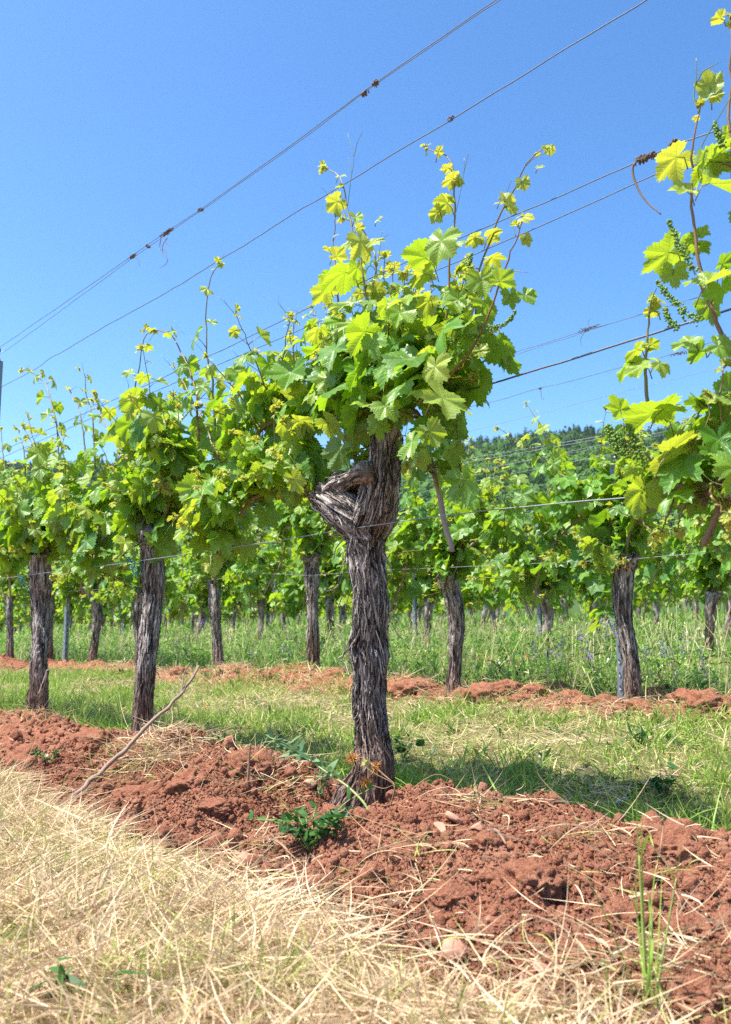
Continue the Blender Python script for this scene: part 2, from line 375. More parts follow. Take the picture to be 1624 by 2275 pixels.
# wooded hill far behind the vineyard
RX = np.array([-900, -200, 0, 200, 500, 800, 985, 1060, 1150, 1350, 1624, 1900, 2600]); RY = np.array([1005, 1030, 1034, 1038, 1045, 1025, 1000, 984, 971, 956, 946, 944, 960])
def hill_z(x, y):
    px = CX + FPX * x / np.maximum(y, 50); el = (1408 - np.interp(px, RX, RY)) / FPX
    top = 820 * el; t = np.clip((y - 300) / 520, 0, 1.0); s = np.where(y < 820, t ** 0.85, 1 - 0.00002 * (y - 820) ** 1.5)
    return 1.0 + (top - 6) * s + 5 * fbm(p3(x / 70, y / 70), 3, 71) * np.clip(t * 3, 0, 1)
hx = np.linspace(-700, 900, 110); hy = np.linspace(290, 1050, 70); HX, HY = np.meshgrid(hx, hy)
b = MB(); b.add(np.stack([HX.ravel(), HY.ravel(), hill_z(HX.ravel(), HY.ravel())], 1), grid_faces(70, 110)); tag(b.build('hill', M['hill']), kind='structure')
rng = np.random.default_rng(5); n = 5200
ty = 320 + 540 * rng.random(n) ** 0.8; tx = (-0.47 + 1.0 * rng.random(n)) * ty * 1.02
b = MB(); V1, F1 = ICO[1]
topness = np.clip((ty - 600) / 230, 0, 1); pine = rng.random(n) < topness ** 2 * 0.75 + 0.05
hgt = np.where(pine, rng.uniform(7, 12, n), rng.uniform(5, 9.5, n)) * (0.8 + 0.4 * rng.random(n)); wid = np.where(pine, hgt * rng.uniform(.2, .3, n), hgt * rng.uniform(.40, .6, n))
tz = hill_z(tx, ty)
sc3 = np.stack([wid, wid, hgt * np.where(pine, .5, .42)], 1)
jit = 1 + 0.28 * rng.normal(size=(n, len(V1), 1)).clip(-1.5, 1.5)
VV = V1[None] * jit * sc3[:, None]; k = 1 - np.where(pine, .65, .15)[:, None] * (VV[:, :, 2] / sc3[:, None, 2] * .5 + .5); VV[:, :, :2] *= k[:, :, None]
VV = VV + np.stack([tx, ty, tz + hgt * np.where(pine, .55, .5)], 1)[:, None]
tn = np.stack([rng.random(n), pine * rng.uniform(.7, 1, n) + (~pine) * rng.random(n) * .4 * (topness + .2), 0 * tx], 1)
b.add(VV.reshape(-1, 3), (F1[None] + (np.arange(n) * len(V1))[:, None, None]).reshape(-1, 3), np.repeat(tn, len(V1), 0))
m_ = 26; ang = rng.random((n, m_)) * 2 * PI; zz = rng.random((n, m_)); rr = np.where(pine[:, None], 1.15 - zz, np.sqrt(np.clip(1 - (zz * 2 - 1) ** 2, 0, 1))) * wid[:, None] * rng.uniform(.8, 1.15, (n, m_))
LP = np.stack([tx[:, None] + np.cos(ang) * rr, ty[:, None] + np.sin(ang) * rr, tz[:, None] + hgt[:, None] * (.12 + .95 * zz)], -1).reshape(-1, 3)
q = rng.normal(size=(len(LP), 3, 3)) * np.where(np.repeat(pine, m_), .8, 1.05)[:, None, None]
b.add((LP[:, None] + q).reshape(-1, 3), np.arange(len(LP) * 3).reshape(-1, 3), np.repeat(np.repeat(tn, m_, 0) * np.array([1, 1, 1]), 3, 0))
forest = b.build('forest', M['forest'], smooth=False); tag(forest, kind='stuff', label='dark green wood covering the hill behind the vineyard', cat='forest')
# ------------------------------------------------------------------ vine leaves
KEY = np.array([(0, 1.0), (16, .91), (30, .78), (42, .84), (56, .93), (72, .85), (88, .74), (102, .77), (118, .80), (138, .72), (155, .60), (168, .42), (178, .10)])
VEINS = np.array([0, 56, 118.0])
def leaf_template(lod, seed):
    rg = np.random.default_rng(seed)
    if lod == 0: half = np.array([0, 5, 10, 16, 22, 28, 35, 42, 49, 56, 62, 68, 75, 82, 89, 96, 103, 110, 118, 126, 134, 142, 150, 158, 166, 173, 178.0]); rings = [.35, .7, 1.0]
    elif lod == 1: half = np.array([0, 10, 20, 29, 42, 56, 70, 87, 102, 118, 136, 154, 170, 178.0]); rings = [.55, 1.0]
    else: half = np.array([0, 29, 56, 87, 118, 150, 177.0]); rings = [1.0]
    A = np.concatenate([-half[::-1][:-1], half]); k = len(A)
    deep = rg.uniform(-.05, .16); r0 = np.interp(np.abs(A), KEY[:, 0], KEY[:, 1])
    sin_ = np.exp(-((np.abs(A) - 30) / 9) ** 2) + .8 * np.exp(-((np.abs(A) - 88) / 9) ** 2); r0 = r0 - deep * sin_
    r0 = r0 * (1 + .05 * rg.normal() * np.sin(RAD(1) * A))
    if lod < 2: tooth = np.where(np.arange(k) % 2 == (k // 2) % 2, 1, -1) * (.06 if lod == 0 else .04); tooth[np.abs(A) > 165] = 0
    else: tooth = np.zeros(k)
    V, U = [np.array([[0, 0, 0.0]])], [np.array([[0, 0.0]])]
    dome, fold, wav, ph, tw = rg.uniform(-.1, .75), rg.uniform(-.25, .75), rg.uniform(.05, .16), rg.uniform(0, 6.28), rg.uniform(-.7, .7)
    for f in rings:
        r = f * r0 + (tooth * f if f == 1.0 else 0)
        x = np.sin(np.radians(A)) * r; y = np.cos(np.radians(A)) * r
        dv = np.abs(np.abs(A)[:, None] - VEINS[None]); j = dv.argmin(1); dd = np.radians(dv[np.arange(k), j])
        vd = r * np.sin(np.minimum(dd, PI / 2)); va = r * np.cos(dd)
        z = -dome * (x * x + y * y) * .55 + fold * np.abs(x) * .55 + .36 * vd * np.minimum(1, r * 1.6) * (1 - .3 * r) + wav * np.sin(5 * np.radians(A) + ph) * r * r + tw * x * y * .5 + .05 * np.sin(9 * np.radians(A) - ph) * r ** 3
        V.append(np.stack([x, y, z], 1)); U.append(np.stack([vd, va], 1))
    F = [np.stack([np.zeros(k - 1, int), 1 + np.arange(1, k), 1 + np.arange(k - 1)], 1)]
    if len(rings) > 1:
        g = grid_faces(len(rings), k, False, 1); F.append(g)
    return np.concatenate(V), F, np.concatenate(U)
TPL = {lod: [leaf_template(lod, 100 * lod + i) for i in range(n)] for lod, n in ((0, 9), (1, 7), (2, 5))}
def frames(tip, normal):
    y = nrm(tip); z = normal - (normal * y).sum(-1, keepdims=True) * y; z = nrm(z); x = np.cross(y, z); return np.stack([x, y, z], -1)
def put_leaves(mb, P, R, S, age, lod, rng, mat=0, rnd=None):
    n = len(P)
    if not n: return
    which = rng.integers(0, len(TPL[lod]), n); r = rng.random(n) if rnd is None else rnd
    for i, (V, F, U) in enumerate(TPL[lod]):
        s = which == i; k = int(s.sum())
        if not k: continue
        W = np.einsum('vj,nij->nvi', V, R[s] * (1 - np.array([1, 0, 0]) * (rng.random((k, 1, 1)) * .35 - .05))) * S[s][:, None, None] + P[s][:, None]
        Fs = [(f[None] + (np.arange(k) * len(V))[:, None, None]).reshape(-1, f.shape[1]) for f in F]
        t = np.repeat(np.stack([r[s], age[s], 0 * r[s]], 1), len(V), 0)
        mb.add(W.reshape(-1, 3), Fs, t, np.tile(U, (k, 1)), mat)
# ------------------------------------------------------------------ one green shoot: stem, leaves, tendrils, flower clusters
def buds(mb, pts, rad, rng, r0=0.0030, n=90, lvl=1):
    """flower cluster: small buds round a stalk, in shouldered clumps"""
    P = smooth_path(pts, 20); V, F = ICO[lvl]; t = rng.random(n) ** .8
    i = (t * 19).astype(int); clump = .55 + .45 * np.sin(t * 34 + rng.random() * 6)
    d = nrm(rng.normal(size=(n, 3))); c = P[i] + d * (rad * (1 - .65 * t) * (.35 + .65 * clump))[:, None]
    W = V[None] * (r0 * rng.uniform(.7, 1.2, n))[:, None, None] + c[:, None]
    mb.add(W.reshape(-1, 3), (F[None] + (np.arange(n) * len(V))[:, None, None]).reshape(-1, 3))
    tubes(mb, P, np.linspace(.0016, .0006, 20), 4)
def shoot(out, pts, rng, r0=.0035, leaf=.085, lod=0, brown=.3, node=.055, start=.03, nclus=0, tend=.35, laterals=.4, agebias=0.0, tip=True, vis=1.0):
    """append a shoot along pts to out = dict of mesh builders stem/leaf/tendril/cluster"""
    P = smooth_path(pts, 22); L = np.linalg.norm(np.diff(P, axis=0), axis=1).sum(); T = nrm(np.gradient(P, axis=0))
    rad = np.linspace(r0, r0 * .35, 22)
    wob = np.stack([vn(p3(np.arange(22) * .7, i, r0 * 1e4 + P[0, 0] * 31), 3) for i in range(3)], 1) * .004; wob[0] = 0
    Q = P + wob
    tubes(out['stem'], Q, rad, 6 if lod == 0 else 4, np.array([rng.random(), brown, 0.0]))
    m = max(2, int((L - start) / node)); tt = np.linspace(start / L, .97, m); tt = tt + rng.normal(size=m) * .01
    idx = np.clip(tt * 21, 0, 21); i0 = idx.astype(int); i1 = np.minimum(i0 + 1, 21); fr = (idx - i0)[:, None]; N = Q[i0] * (1 - fr) + Q[i1] * fr
    az = rng.random() * 2 * PI + PI * (np.arange(m) % 2) + rng.normal(size=m) * .6
    size = leaf * np.interp(tt, [0, .15, .5, .75, .92, 1], [.78, 1.0, .95, .62, .30, .2]) * rng.uniform(.75, 1.2, m) * (1 if L > .2 else .85)
    age = np.clip(np.interp(tt, [0, .45, .7, .9, 1], [.0, .06, .30, .72, .95]) + rng.normal(size=m) * .07 + agebias, 0, 1)
    O = np.stack([np.cos(az), np.sin(az), 0 * az], 1); Tn = T[i0]; O = nrm(O - (O * Tn).sum(1, keepdims=True) * Tn * .8)
    up = np.array([0, 0, 1.0])
    parts = [(N, O, size, age)]
    lat = rng.random(m) < laterals * (tt < .65)
    if lat.any():        # small leaves in the axils
        k = lat.sum(); O2 = nrm(O[lat] + rng.normal(size=(k, 3)) * .9); parts.append((N[lat] + T[i0][lat] * .012, O2, size[lat] * rng.uniform(.4, .75, k), np.clip(age[lat] + .12, 0, 1)))
    if tip:
        k = 4; parts.append((np.tile(Q[-1], (k, 1)), nrm(T[-1] + rng.normal(size=(k, 3)) * .8), rng.uniform(.008, .02, k), rng.uniform(.75, 1, k)))
    for N_, O_, s_, a_ in parts:
        k = len(N_); pl = s_ * rng.uniform(.55, 1.0, k)
        E = nrm(O_ + up * rng.uniform(.1, .9, (k, 1)))
        mid = N_ + E * (pl * .55)[:, None]; end = N_ + E * pl[:, None] * .8 + O_ * (pl * .28)[:, None]
        tubes(out['stem'], np.stack([N_, mid, end], 1), np.stack([np.full(k, r0 * .45), np.full(k, r0 * .34), np.full(k, r0 * .3)], 1), 4 if lod == 0 else 3,
              np.stack([rng.random(k), np.full(k, brown * .6), 0 * s_], 1))
        droop = rng.uniform(.15, 1.9, (k, 1)) * np.where(a_ < .6, 1, .4)[:, None]
        tipd = nrm(O_ - up * droop + rng.normal(size=(k, 3)) * .22)
        nn = nrm(up * rng.uniform(.55, 1.1, (k, 1)) + O_ * rng.uniform(.1, .9, (k, 1)) + rng.normal(size=(k, 3)) * .35)
        put_leaves(out['leaf'], end, frames(tipd, nn), s_, a_, lod, rng, out.get('lmat', 0))
    if out.get('tendril') is not None:
        for i in range(m):
            if tt[i] > .45 and rng.random() < tend:
                d = nrm(-O[i] * .6 + Tn[i] * 1.1 + rng.normal(size=3) * .25); l = rng.uniform(.05, .13)
                a0 = N[i]; a1 = a0 + d * l * .5; c = rng.normal(size=3) * .25
                tm = MB(); out['tendril'].append(tm)
                for e in (1, -1):
                    tubes(tm, smooth_path([a0, a1, a1 + (d + e * c * .6) * l * .3, a1 + (d * .75 + e * c) * l * .6], 9), np.linspace(.0011, .0004, 9), 3, np.array([.2, .1, 0]))
    if nclus and out.get('cluster') is not None:
        for i in range(1, min(m, 1 + nclus * 2), 2):
            d = nrm(-O[i] + up * rng.uniform(-.3, .9) + rng.normal(size=3) * .3); l = rng.uniform(.05, .10)
            cm_ = MB(); out['cluster'].append(cm_); buds(cm_, [N[i], N[i] + d * l * .5, N[i] + d * l * .95 + up * .012], .008, rng, n=70 if lod == 0 else 36, lvl=1, r0=.0026)
# ------------------------------------------------------------------ gnarled trunks
def trunk_part(mb, path, rads, seed, nu=64, nv=160, depth=.012, red_to=.25, strips=300, rng=None, ell=None, z0=0.0, lift=1.0, lumpy=.22):
    P = smooth_path(path, nv); ss = np.linspace(0, 1, len(rads)); t = np.linspace(0, 1, nv); R = np.interp(t, ss, rads)
    ker = np.array([1, 2, 3, 2, 1]) / 9.0; R = np.convolve(np.pad(R, 2, mode='edge'), ker, 'valid')
    T = nrm(np.gradient(P, axis=0)); S = np.zeros_like(P); c_ = np.cross(T[0], [0, 1.0, .1]); S[0] = c_ / np.linalg.norm(c_)
    for i in range(1, nv): c_ = S[i - 1] - T[i] * (S[i - 1] @ T[i]); S[i] = c_ / np.linalg.norm(c_)
    B = np.cross(T, S)
    a = np.arange(nu) * 2 * PI / nu; L = np.concatenate([[0], np.cumsum(np.linalg.norm(np.diff(P, axis=0), axis=1))])
    tw = L[:, None] * 1.4 + a[None] + .25 * np.sin(L[:, None] * 9 + seed)
    def q(fr, fl): return np.stack([np.cos(tw) * fr, np.sin(tw) * fr, np.broadcast_to(L[:, None] * fl, tw.shape) + seed * 3.3], -1)
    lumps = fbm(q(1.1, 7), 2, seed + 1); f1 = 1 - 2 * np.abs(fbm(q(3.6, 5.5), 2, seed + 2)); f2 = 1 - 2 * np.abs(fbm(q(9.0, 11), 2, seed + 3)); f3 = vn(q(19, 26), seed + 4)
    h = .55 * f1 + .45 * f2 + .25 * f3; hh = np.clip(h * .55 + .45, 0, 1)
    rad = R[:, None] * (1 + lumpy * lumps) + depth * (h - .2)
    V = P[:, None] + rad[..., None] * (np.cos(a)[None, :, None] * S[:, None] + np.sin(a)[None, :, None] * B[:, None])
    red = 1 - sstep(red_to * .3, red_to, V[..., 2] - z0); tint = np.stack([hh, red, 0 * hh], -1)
    V = V.reshape(-1, 3); F = grid_faces(nv, nu, True)
    n0 = len(V); V = np.concatenate([V, P[-1:] + T[-1] * R[-1] * .25, P[:1]]); tint = np.concatenate([tint.reshape(-1, 3), [[.5, 0, .5]], [[.2, 1, 0]]])
    last = (nv - 1) * nu; j = np.arange(nu); c1 = np.stack([last + j, last + (j + 1) % nu, np.full(nu, n0)], 1); c0 = np.stack([(j + 1) % nu, j, np.full(nu, n0 + 1)], 1)
    mb.add(V, [F, c1, c0], tint)
    if strips:           # shaggy peeling strips, held at one end
        k = strips; iv = (rng.random(k) * (nv - 8) + 3).astype(int); ang = rng.random(k) * 2 * PI; up_held = rng.random(k) < .72
        ln = rng.gamma(2.4, .026, k).clip(.02, .20); wd = rng.uniform(.0010, .0036, k) * (.6 + .8 * rng.random(k) ** 3); m = 5
        cs = np.zeros((k, m, 3)); lift = lift * rng.gamma(1.2, .0034, k).clip(0, .024); sd = np.zeros((k, m, 3))
        st = L[-1] / (nv - 1)
        for e in range(m):
            u = e / (m - 1); vi = np.clip(iv + np.where(up_held, -1, 1) * (u * ln / st), 0, nv - 1).astype(int)
            aa = ang + .10 * np.sin(u * 3 + ang * 7); rd = np.cos(aa)[:, None] * S[vi] + np.sin(aa)[:, None] * B[vi]
            ai = (aa / (2 * PI) * nu).astype(int) % nu
            cs[:, e] = P[vi] + rd * (rad[vi, ai] + .0012 + lift * u ** 2.2 - (0.004 if e == 0 else 0))[:, None]; sd[:, e] = np.cross(T[vi], rd)
        wv = np.array([.5, 1, 1, .8, .25])[None, :, None] * wd[:, None, None]
        tw2 = rng.normal(size=(k, 1, 1)) * .5 * np.linspace(0, 1, m)[None, :, None]; rdn = nrm(np.cross(sd, np.tile(T[iv][:, None], (1, m, 1))))
        sdd = nrm(sd + rdn * tw2)
        VV = np.stack([cs - sdd * wv, cs + sdd * wv], 2).reshape(-1, 3); FF = (grid_faces(m, 2)[None] + (np.arange(k) * m * 2)[:, None, None]).reshape(-1, 4)
        zb = cs[:, 2, 2] - z0; t3 = np.stack([rng.uniform(.25, 1.0, k), 1 - sstep(red_to * .3, red_to, zb), np.zeros(k)], 1)
        mb.add(VV, FF, np.repeat(t3, m * 2, 0))
# ------------------------------------------------------------------ a whole vine
def new_out(lod, merged=False):
    if merged: f = MB(); return {'stem': f, 'leaf': f, 'tendril': None, 'cluster': None, 'lmat': 1}
    return {'stem': MB(), 'leaf': MB(), 'tendril': [] if lod == 0 else None, 'cluster': []}
def emit_shoot(root, out):
    st = out['stem'].build('shoot', M['stem'], root)
    if out['leaf'].n: out['leaf'].build('foliage', M['leaf'], st)
    for t in out['tendril'] or []: t.build('tendril', M['stem'], st)
    for t in out['cluster'] or []: t.build('flower_cluster', M['berry'], st)
    return st
def vine(name, seed, lod, H=.80, rad=.055, arms=(1, 1), reach=.56, lean=(0, 0), vigour=1.0, leaf=.082, top=.22, shoots_per=8, strips=260, low=.5, skirt=8, node=.042):
    """vine in its own coordinates: x along the row, z up, base at the origin"""
    rg = np.random.default_rng(seed); root = empty(name, (0, 0, 0))
    j = lambda s: rg.normal() * s
    b = MB(); hx, hy = lean
    pth = [(0, 0, -.10), (j(.01), j(.01), .02), (j(.018) + hx * .3, j(.015), H * .35), (j(.02) + hx * .6, j(.015), H * .7), (hx, hy, H)]
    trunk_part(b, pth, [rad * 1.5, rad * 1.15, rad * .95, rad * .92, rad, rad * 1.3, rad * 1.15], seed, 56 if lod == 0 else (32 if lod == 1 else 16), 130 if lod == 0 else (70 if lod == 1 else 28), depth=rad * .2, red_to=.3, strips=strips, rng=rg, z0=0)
    for k in range(3 if lod < 2 else 2):       # pruned knuckles
        a = rg.random() * 6.28; q = np.array([hx + math.cos(a) * rad * .5, hy + math.sin(a) * rad * .5, H - .03]); e = q + np.array([math.cos(a) * rad * 1.3, math.sin(a) * rad * .9, rg.uniform(.02, .07)])
        trunk_part(b, [q, (q + e) / 2 + [0, 0, .01], e], [rad * .95, rad * .85, rad * .65], seed + 7 + k, 24 if lod < 2 else 10, 24 if lod < 2 else 8, depth=rad * .12, red_to=.01, strips=strips // 10, rng=rg)
    b.build('trunk', M['bark'], root)
    starts = []
    for side, on in zip((1, -1), arms):
        if not on: continue
        A = [(hx, hy, H - .01), (hx + side * .10, hy + j(.03), H + top * .75), (hx + side * .27, hy + j(.05), H + top), (hx + side * .45 * reach / .56, hy + j(.04), H + top * .2), (hx + side * reach, hy + j(.02), H - .22)]
        P = smooth_path(A, 26); cb = MB(); tubes(cb, P + rg.normal(size=P.shape) * .002, np.linspace(.0085, .0055, 26), 8 if lod == 0 else 5, np.array([0, rg.random(), 0])); cb.build('cane', M['cane'], root)
        for i in range(shoots_per):
            starts.append((P[int(1 + 22 * (i + rg.random() * .6) / shoots_per)], side, i / shoots_per))
    for k in range(4): starts.append((np.array([hx + j(.03), hy + j(.03), H + rg.uniform(0, .04)]), rg.choice([-1, 1]), .15))
    for k in range(skirt):
        p = starts[int(rg.integers(0, len(starts)))][0]; starts.append((p * [1, 1, 1] + [j(.03), j(.02), -abs(j(.03))], rg.choice([-1, 1]), 2.0))
    merged = new_out(lod, True) if lod == 2 else None
    for p, side, f in starts:
        out = merged or new_out(lod)
        ln = rg.uniform(.18, .42) * vigour * (1.35 if rg.random() < .22 else 1)
        d = np.array([side * (f - .35) * .7 + j(.25), j(.30), 1.0]); 
        if f > 1.5: d = np.array([j(.5), rg.choice([-1, 1]) * rg.uniform(.4, 1), rg.uniform(-.5, .5)]); ln = rg.uniform(.10, .20)
        elif f > .72 and rg.random() < low: d = np.array([side * .6 + j(.3), j(.5), j(.35)]); ln = rg.uniform(.12, .25)
        d = d / np.linalg.norm(d); bend = rg.normal(size=3) * .22; bend[2] = abs(bend[2]) * .3
        pts = [p, p + d * ln * .35, p + d * ln * .7 + bend * ln * .4, p + d * ln + bend * ln]
        shoot(out, pts, rg, r0=.0034 if lod == 0 else .004, leaf=leaf, lod=lod, brown=rg.random() * .6, node=node if lod < 2 else .055, nclus=1 if (lod < 2 and rg.random() < .25) else 0, laterals=.85 if lod < 2 else .8, tend=.25)
        if lod < 2: emit_shoot(root, out)
    if lod == 2: merged['stem'].build('foliage', [M['stem'], M['leaf']], root)
    return root
def toloc(root_loc, P):
    P = np.asarray(P, float) - np.asarray(root_loc); c, s = math.cos(-ROWROT), math.sin(-ROWROT)
    return np.stack([P[..., 0] * c - P[..., 1] * s, P[..., 0] * s + P[..., 1] * c, P[..., 2]], -1)
# ------------------------------------------------------------------ vines of the front row
G_FRONT, G_SECOND, G_FAR = 'grapevines of the front row', 'grapevines of the second row', 'grapevines in the rows farther back'
def z1(x, y): return x * .3907 + 621.9, y * .3907 + 266.5         # reading aids: pixels of enlarged crops -> pixels of the whole photograph
def z3(x, y): return x * .4376, y * .4376 + 533
def z5(x, y): return x * .4296 + 1243.8, y * .4296
def world_shoot(root, pts, zf, rg, d=0.0, dd=0.0, **kw):
    """a shoot standing in the vine row, traced base to tip"""
    loc = np.array(root.location); n = len(pts)
    W = np.array([row_pt(*zf(x, y), ROW0 + d + dd * i / max(1, n - 1)) for i, (x, y) in enumerate(pts)])
    out = new_out(kw.pop('lod', 0)); shoot(out, toloc(loc, W), rg, **kw); return emit_shoot(root, out)
def world_leaves(root, rows, zf, zscale, rg, name='foliage', d0=0.0):
    """single leaves given by place, width, tip direction, which side shows and whether lit or shaded, and age; each with its petiole"""
    loc = np.array(root.location); P, R, S, A, RN = [], [], [], [], []; pet = []
    for (x, y, wd, tipdeg, mode, age, d) in rows:
        c = row_pt(*zf(x, y), ROW0 + d0 + d); dist = c[1] / math.cos(PITCH); width = wd * zscale / FPX * dist; s = width / (1.62 if mode in 'LF' else 1.42)
        a = math.radians(tipdeg); tip = np.array([math.cos(a), rg.normal() * .25, math.sin(a)])
        nn = {'L': np.array([-.25, -.62, .72]), 'U': np.array([.05, .42, .86]), 'F': np.array([0, -.95, .3]), 'D': np.array([.35, .25, .8])}[mode] + rg.normal(size=3) * .12
        if mode in 'UD': tip[1] += -.25 * math.copysign(1, math.sin(a)) if abs(math.sin(a)) > .3 else 0
        tip = nrm(tip); p = c - tip * s * .22
        Rm = frames(tip[None], nn[None])[0]; P.append(p); R.append(Rm); S.append(s); A.append(age); RN.append(.75 if mode in 'LF' else (.6 if mode == 'U' else .15))  # lit leaves get lighter green, shaded ones darker: light put into the tint
        b_ = p - tip * s * .35 + np.array([0, .05, -.25]) * s; e_ = p - tip * s * .55 + np.array([0, .25, -.75]) * s
        pet.append([e_, b_, p])
    c, sn = math.cos(-ROWROT), math.sin(-ROWROT); RZ = np.array([[c, -sn, 0], [sn, c, 0], [0, 0, 1.0]])
    mb = MB(); R = np.einsum('ij,njk->nik', RZ, np.array(R))
    put_leaves(mb, toloc(loc, np.array(P)), R, np.array(S), np.array(A), 0, rg, 0, np.array(RN))
    tubes(mb, toloc(loc, np.array(pet)), np.array([.0014, .0012, .001])[None], 5, np.array([.4, .15, 0]), mat=1)
    return mb.build(name, [M['leaf'], M['stem']], root)
rg = np.random.default_rng(77)
# --- the old vine in the middle
MAINZ = 0.0
main = empty('grapevine', (MAIN[0], MAIN[1], MAINZ), ROWROT)
tag(main, 'thick old grapevine with shaggy bark and knuckled head in the middle of the ridge', 'grapevine', G_FRONT)
prof = [(1850, 795, 190), (1820, 797, 180), (1775, 806, 158), (1740, 820, 120), (1700, 831, 96), (1650, 826, 76), (1600, 824, 78), (1550, 820, 78), (1500, 822, 78), (1465, 821, 90), (1440, 817, 92), (1405, 819, 74), (1350, 822, 72), (1280, 818, 76), (1220, 812, 86), (1180, 815, 88), (1140, 834, 98), (1100, 842, 96), (1050, 851, 86), (1000, 857, 76), (955, 858, 68)]
pp = np.array(prof, float); yy = np.linspace(1850, 955, 36); cxs = np.interp(-yy, -pp[:, 0], pp[:, 1]); wds = np.interp(-yy, -pp[:, 0], pp[:, 2])
sway = .02 * np.sin(np.linspace(0, 5, 36))
tp = np.array([row_pt(cx, y, ROW0 + sw) for cx, y, sw in zip(cxs, yy, sway)]); PXM = FPX / MAIN[1] * 1.0
tb = MB(); rt = np.random.default_rng(3)
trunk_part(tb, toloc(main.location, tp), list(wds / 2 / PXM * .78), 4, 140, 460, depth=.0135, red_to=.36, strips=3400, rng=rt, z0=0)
tr_ = tb.build('trunk', M['bark'], main)
tb = MB()      # the old arm: a broad limb going off to the left, cut back, with a thin branch that ends in a pruned stub
def limb(pts, rads, seed, nu, nv, depth, strips, lumpy=.3): trunk_part(tb, toloc(main.location, np.array([row_pt(x, y, ROW0 + d) for x, y, d in pts])), [v / PXM for v in rads], seed, nu, nv, depth=depth, red_to=.01, strips=strips, rng=rt, lumpy=lumpy)
limb(((838, 1200, .01), (806, 1165, -.01), (768, 1136, -.03), (735, 1112, -.03), (712, 1104, -.02)), (38, 44, 42, 38, 26), 9, 100, 170, .012, 800)
limb(((752, 1130, -.025), (744, 1104, -.035), (752, 1080, -.045), (768, 1066, -.05)), (36, 34, 26, 17), 14, 80, 90, .009, 260)
limb(((752, 1082, -.05), (772, 1066, -.06), (790, 1058, -.07), (806, 1054, -.075)), (20, 15, 14, 16), 15, 48, 60, .004, 40, .2)
limb(((830, 1150, .03), (800, 1118, .02), (786, 1092, .01), (800, 1068, .01)), (40, 40, 34, 22), 17, 60, 70, .011, 160)
tb.build('arm', M['bark'], main)
tb = MB(); trunk_part(tb, toloc(main.location, np.array([row_pt(x, y, ROW0 + d) for x, y, d in ((725, 1115, -.02), (705, 1098, .0), (688, 1075, .03))])), [v / PXM for v in (24, 22, 15)], 19, 48, 50, depth=.006, red_to=.01, strips=60, rng=rt)
tb.build('arm', M['bark'], main)
tb = MB(); trunk_part(tb, toloc(main.location, np.array([row_pt(x, y, ROW0 + d) for x, y, d in ((786, 1060, -.07), (800, 1050, -.08), (814, 1047, -.09))])), [v / PXM for v in (16, 20, 20)], 23, 40, 36, depth=.004, red_to=.01, strips=25, rng=rt)
tb.build('pruning_stub', M['bark'], main)
# long loose bark strips that stand off the trunk
for pts, wd in (([(770, 1215), (765, 1260), (752, 1300), (728, 1312), (722, 1310)], .010), ([(866, 1340), (872, 1385), (884, 1410), (893, 1418)], .006), ([(866, 1330), (874, 1360), (890, 1388)], .005), ([(790, 1420), (775, 1440), (762, 1455), (752, 1462)], .012),
                ([(785, 1400), (768, 1440), (760, 1462)], .013), ([(800, 1395), (785, 1440), (776, 1470)], .012), ([(835, 1400), (850, 1445), (856, 1478)], .012), ([(820, 1405), (815, 1450), (812, 1475)], .011), ([(850, 1230), (868, 1255), (870, 1285)], .007), ([(772, 1235), (756, 1265), (752, 1292)], .008), ([(776, 1320), (768, 1350), (770, 1376)], .007), ([(858, 1400), (868, 1440), (872, 1462), (868, 1475)], .012), ([(772, 1190), (748, 1215), (742, 1240)], .007), ([(768, 1180), (740, 1190), (733, 1196)], .006), ([(775, 1500), (768, 1475), (764, 1470)], .008), ([(784, 1530), (782, 1570), (786, 1600)], .004), ([(780, 1260), (758, 1330), (752, 1345)], .004)):
    c = smooth_path(toloc(main.location, np.array([row_pt(x, y, ROW0 - .045 + .012 * i) for i, (x, y) in enumerate(pts)])), 14); mbs = MB()
    sd = nrm(np.cross(nrm(np.gradient(c, axis=0)), np.array([[.5, .6, .2]]))); wv = np.linspace(1, .3, 14)[:, None] * wd * .5; nn_ = nrm(np.cross(sd, nrm(np.gradient(c, axis=0)))) * .0012
    ring = np.stack([c - sd * wv + nn_, c + sd * wv + nn_, c + sd * wv - nn_, c - sd * wv - nn_], 1)
    mbs.add(ring.reshape(-1, 3), grid_faces(14, 4, True), np.array([.8, 0, .25])); mbs.build('bark_strip', M['bark'], main)
def cane(root, pts, r0, r1, d=0.0, col=(0, 0, 0), dd=0.0):
    W = np.array([row_pt(x, y, ROW0 + d + dd * i / (len(pts) - 1)) for i, (x, y) in enumerate(pts)]); P = smooth_path(toloc(root.location, W), 40)
    P = P + np.stack([vn(p3(np.arange(40) * .35, k, pts[0][0]), 5) for k in range(3)], 1) * .004
    rr = np.linspace(r0, r1, 40) * (1 + .16 * (np.arange(40) % 9 == 4)); mb = MB(); tubes(mb, P, rr, 9, np.array(col, float)); mb.build('cane', M['cane'], root); return P
LP_ = cane(main, [(800, 1050), (770, 985), (690, 930), (590, 950), (520, 1060), (488, 1235)], .0075, .0058, -.02)
LQ_ = cane(main, [(700, 1085), (660, 1070), (610, 1085), (560, 1110), (520, 1160)], .009, .006, -.03)
RP_ = cane(main, [(865, 985), (890, 930), (925, 915), (950, 990), (972, 1090), (990, 1170), (1002, 1225)], .0088, .007, -.03, (0, .55, 0))
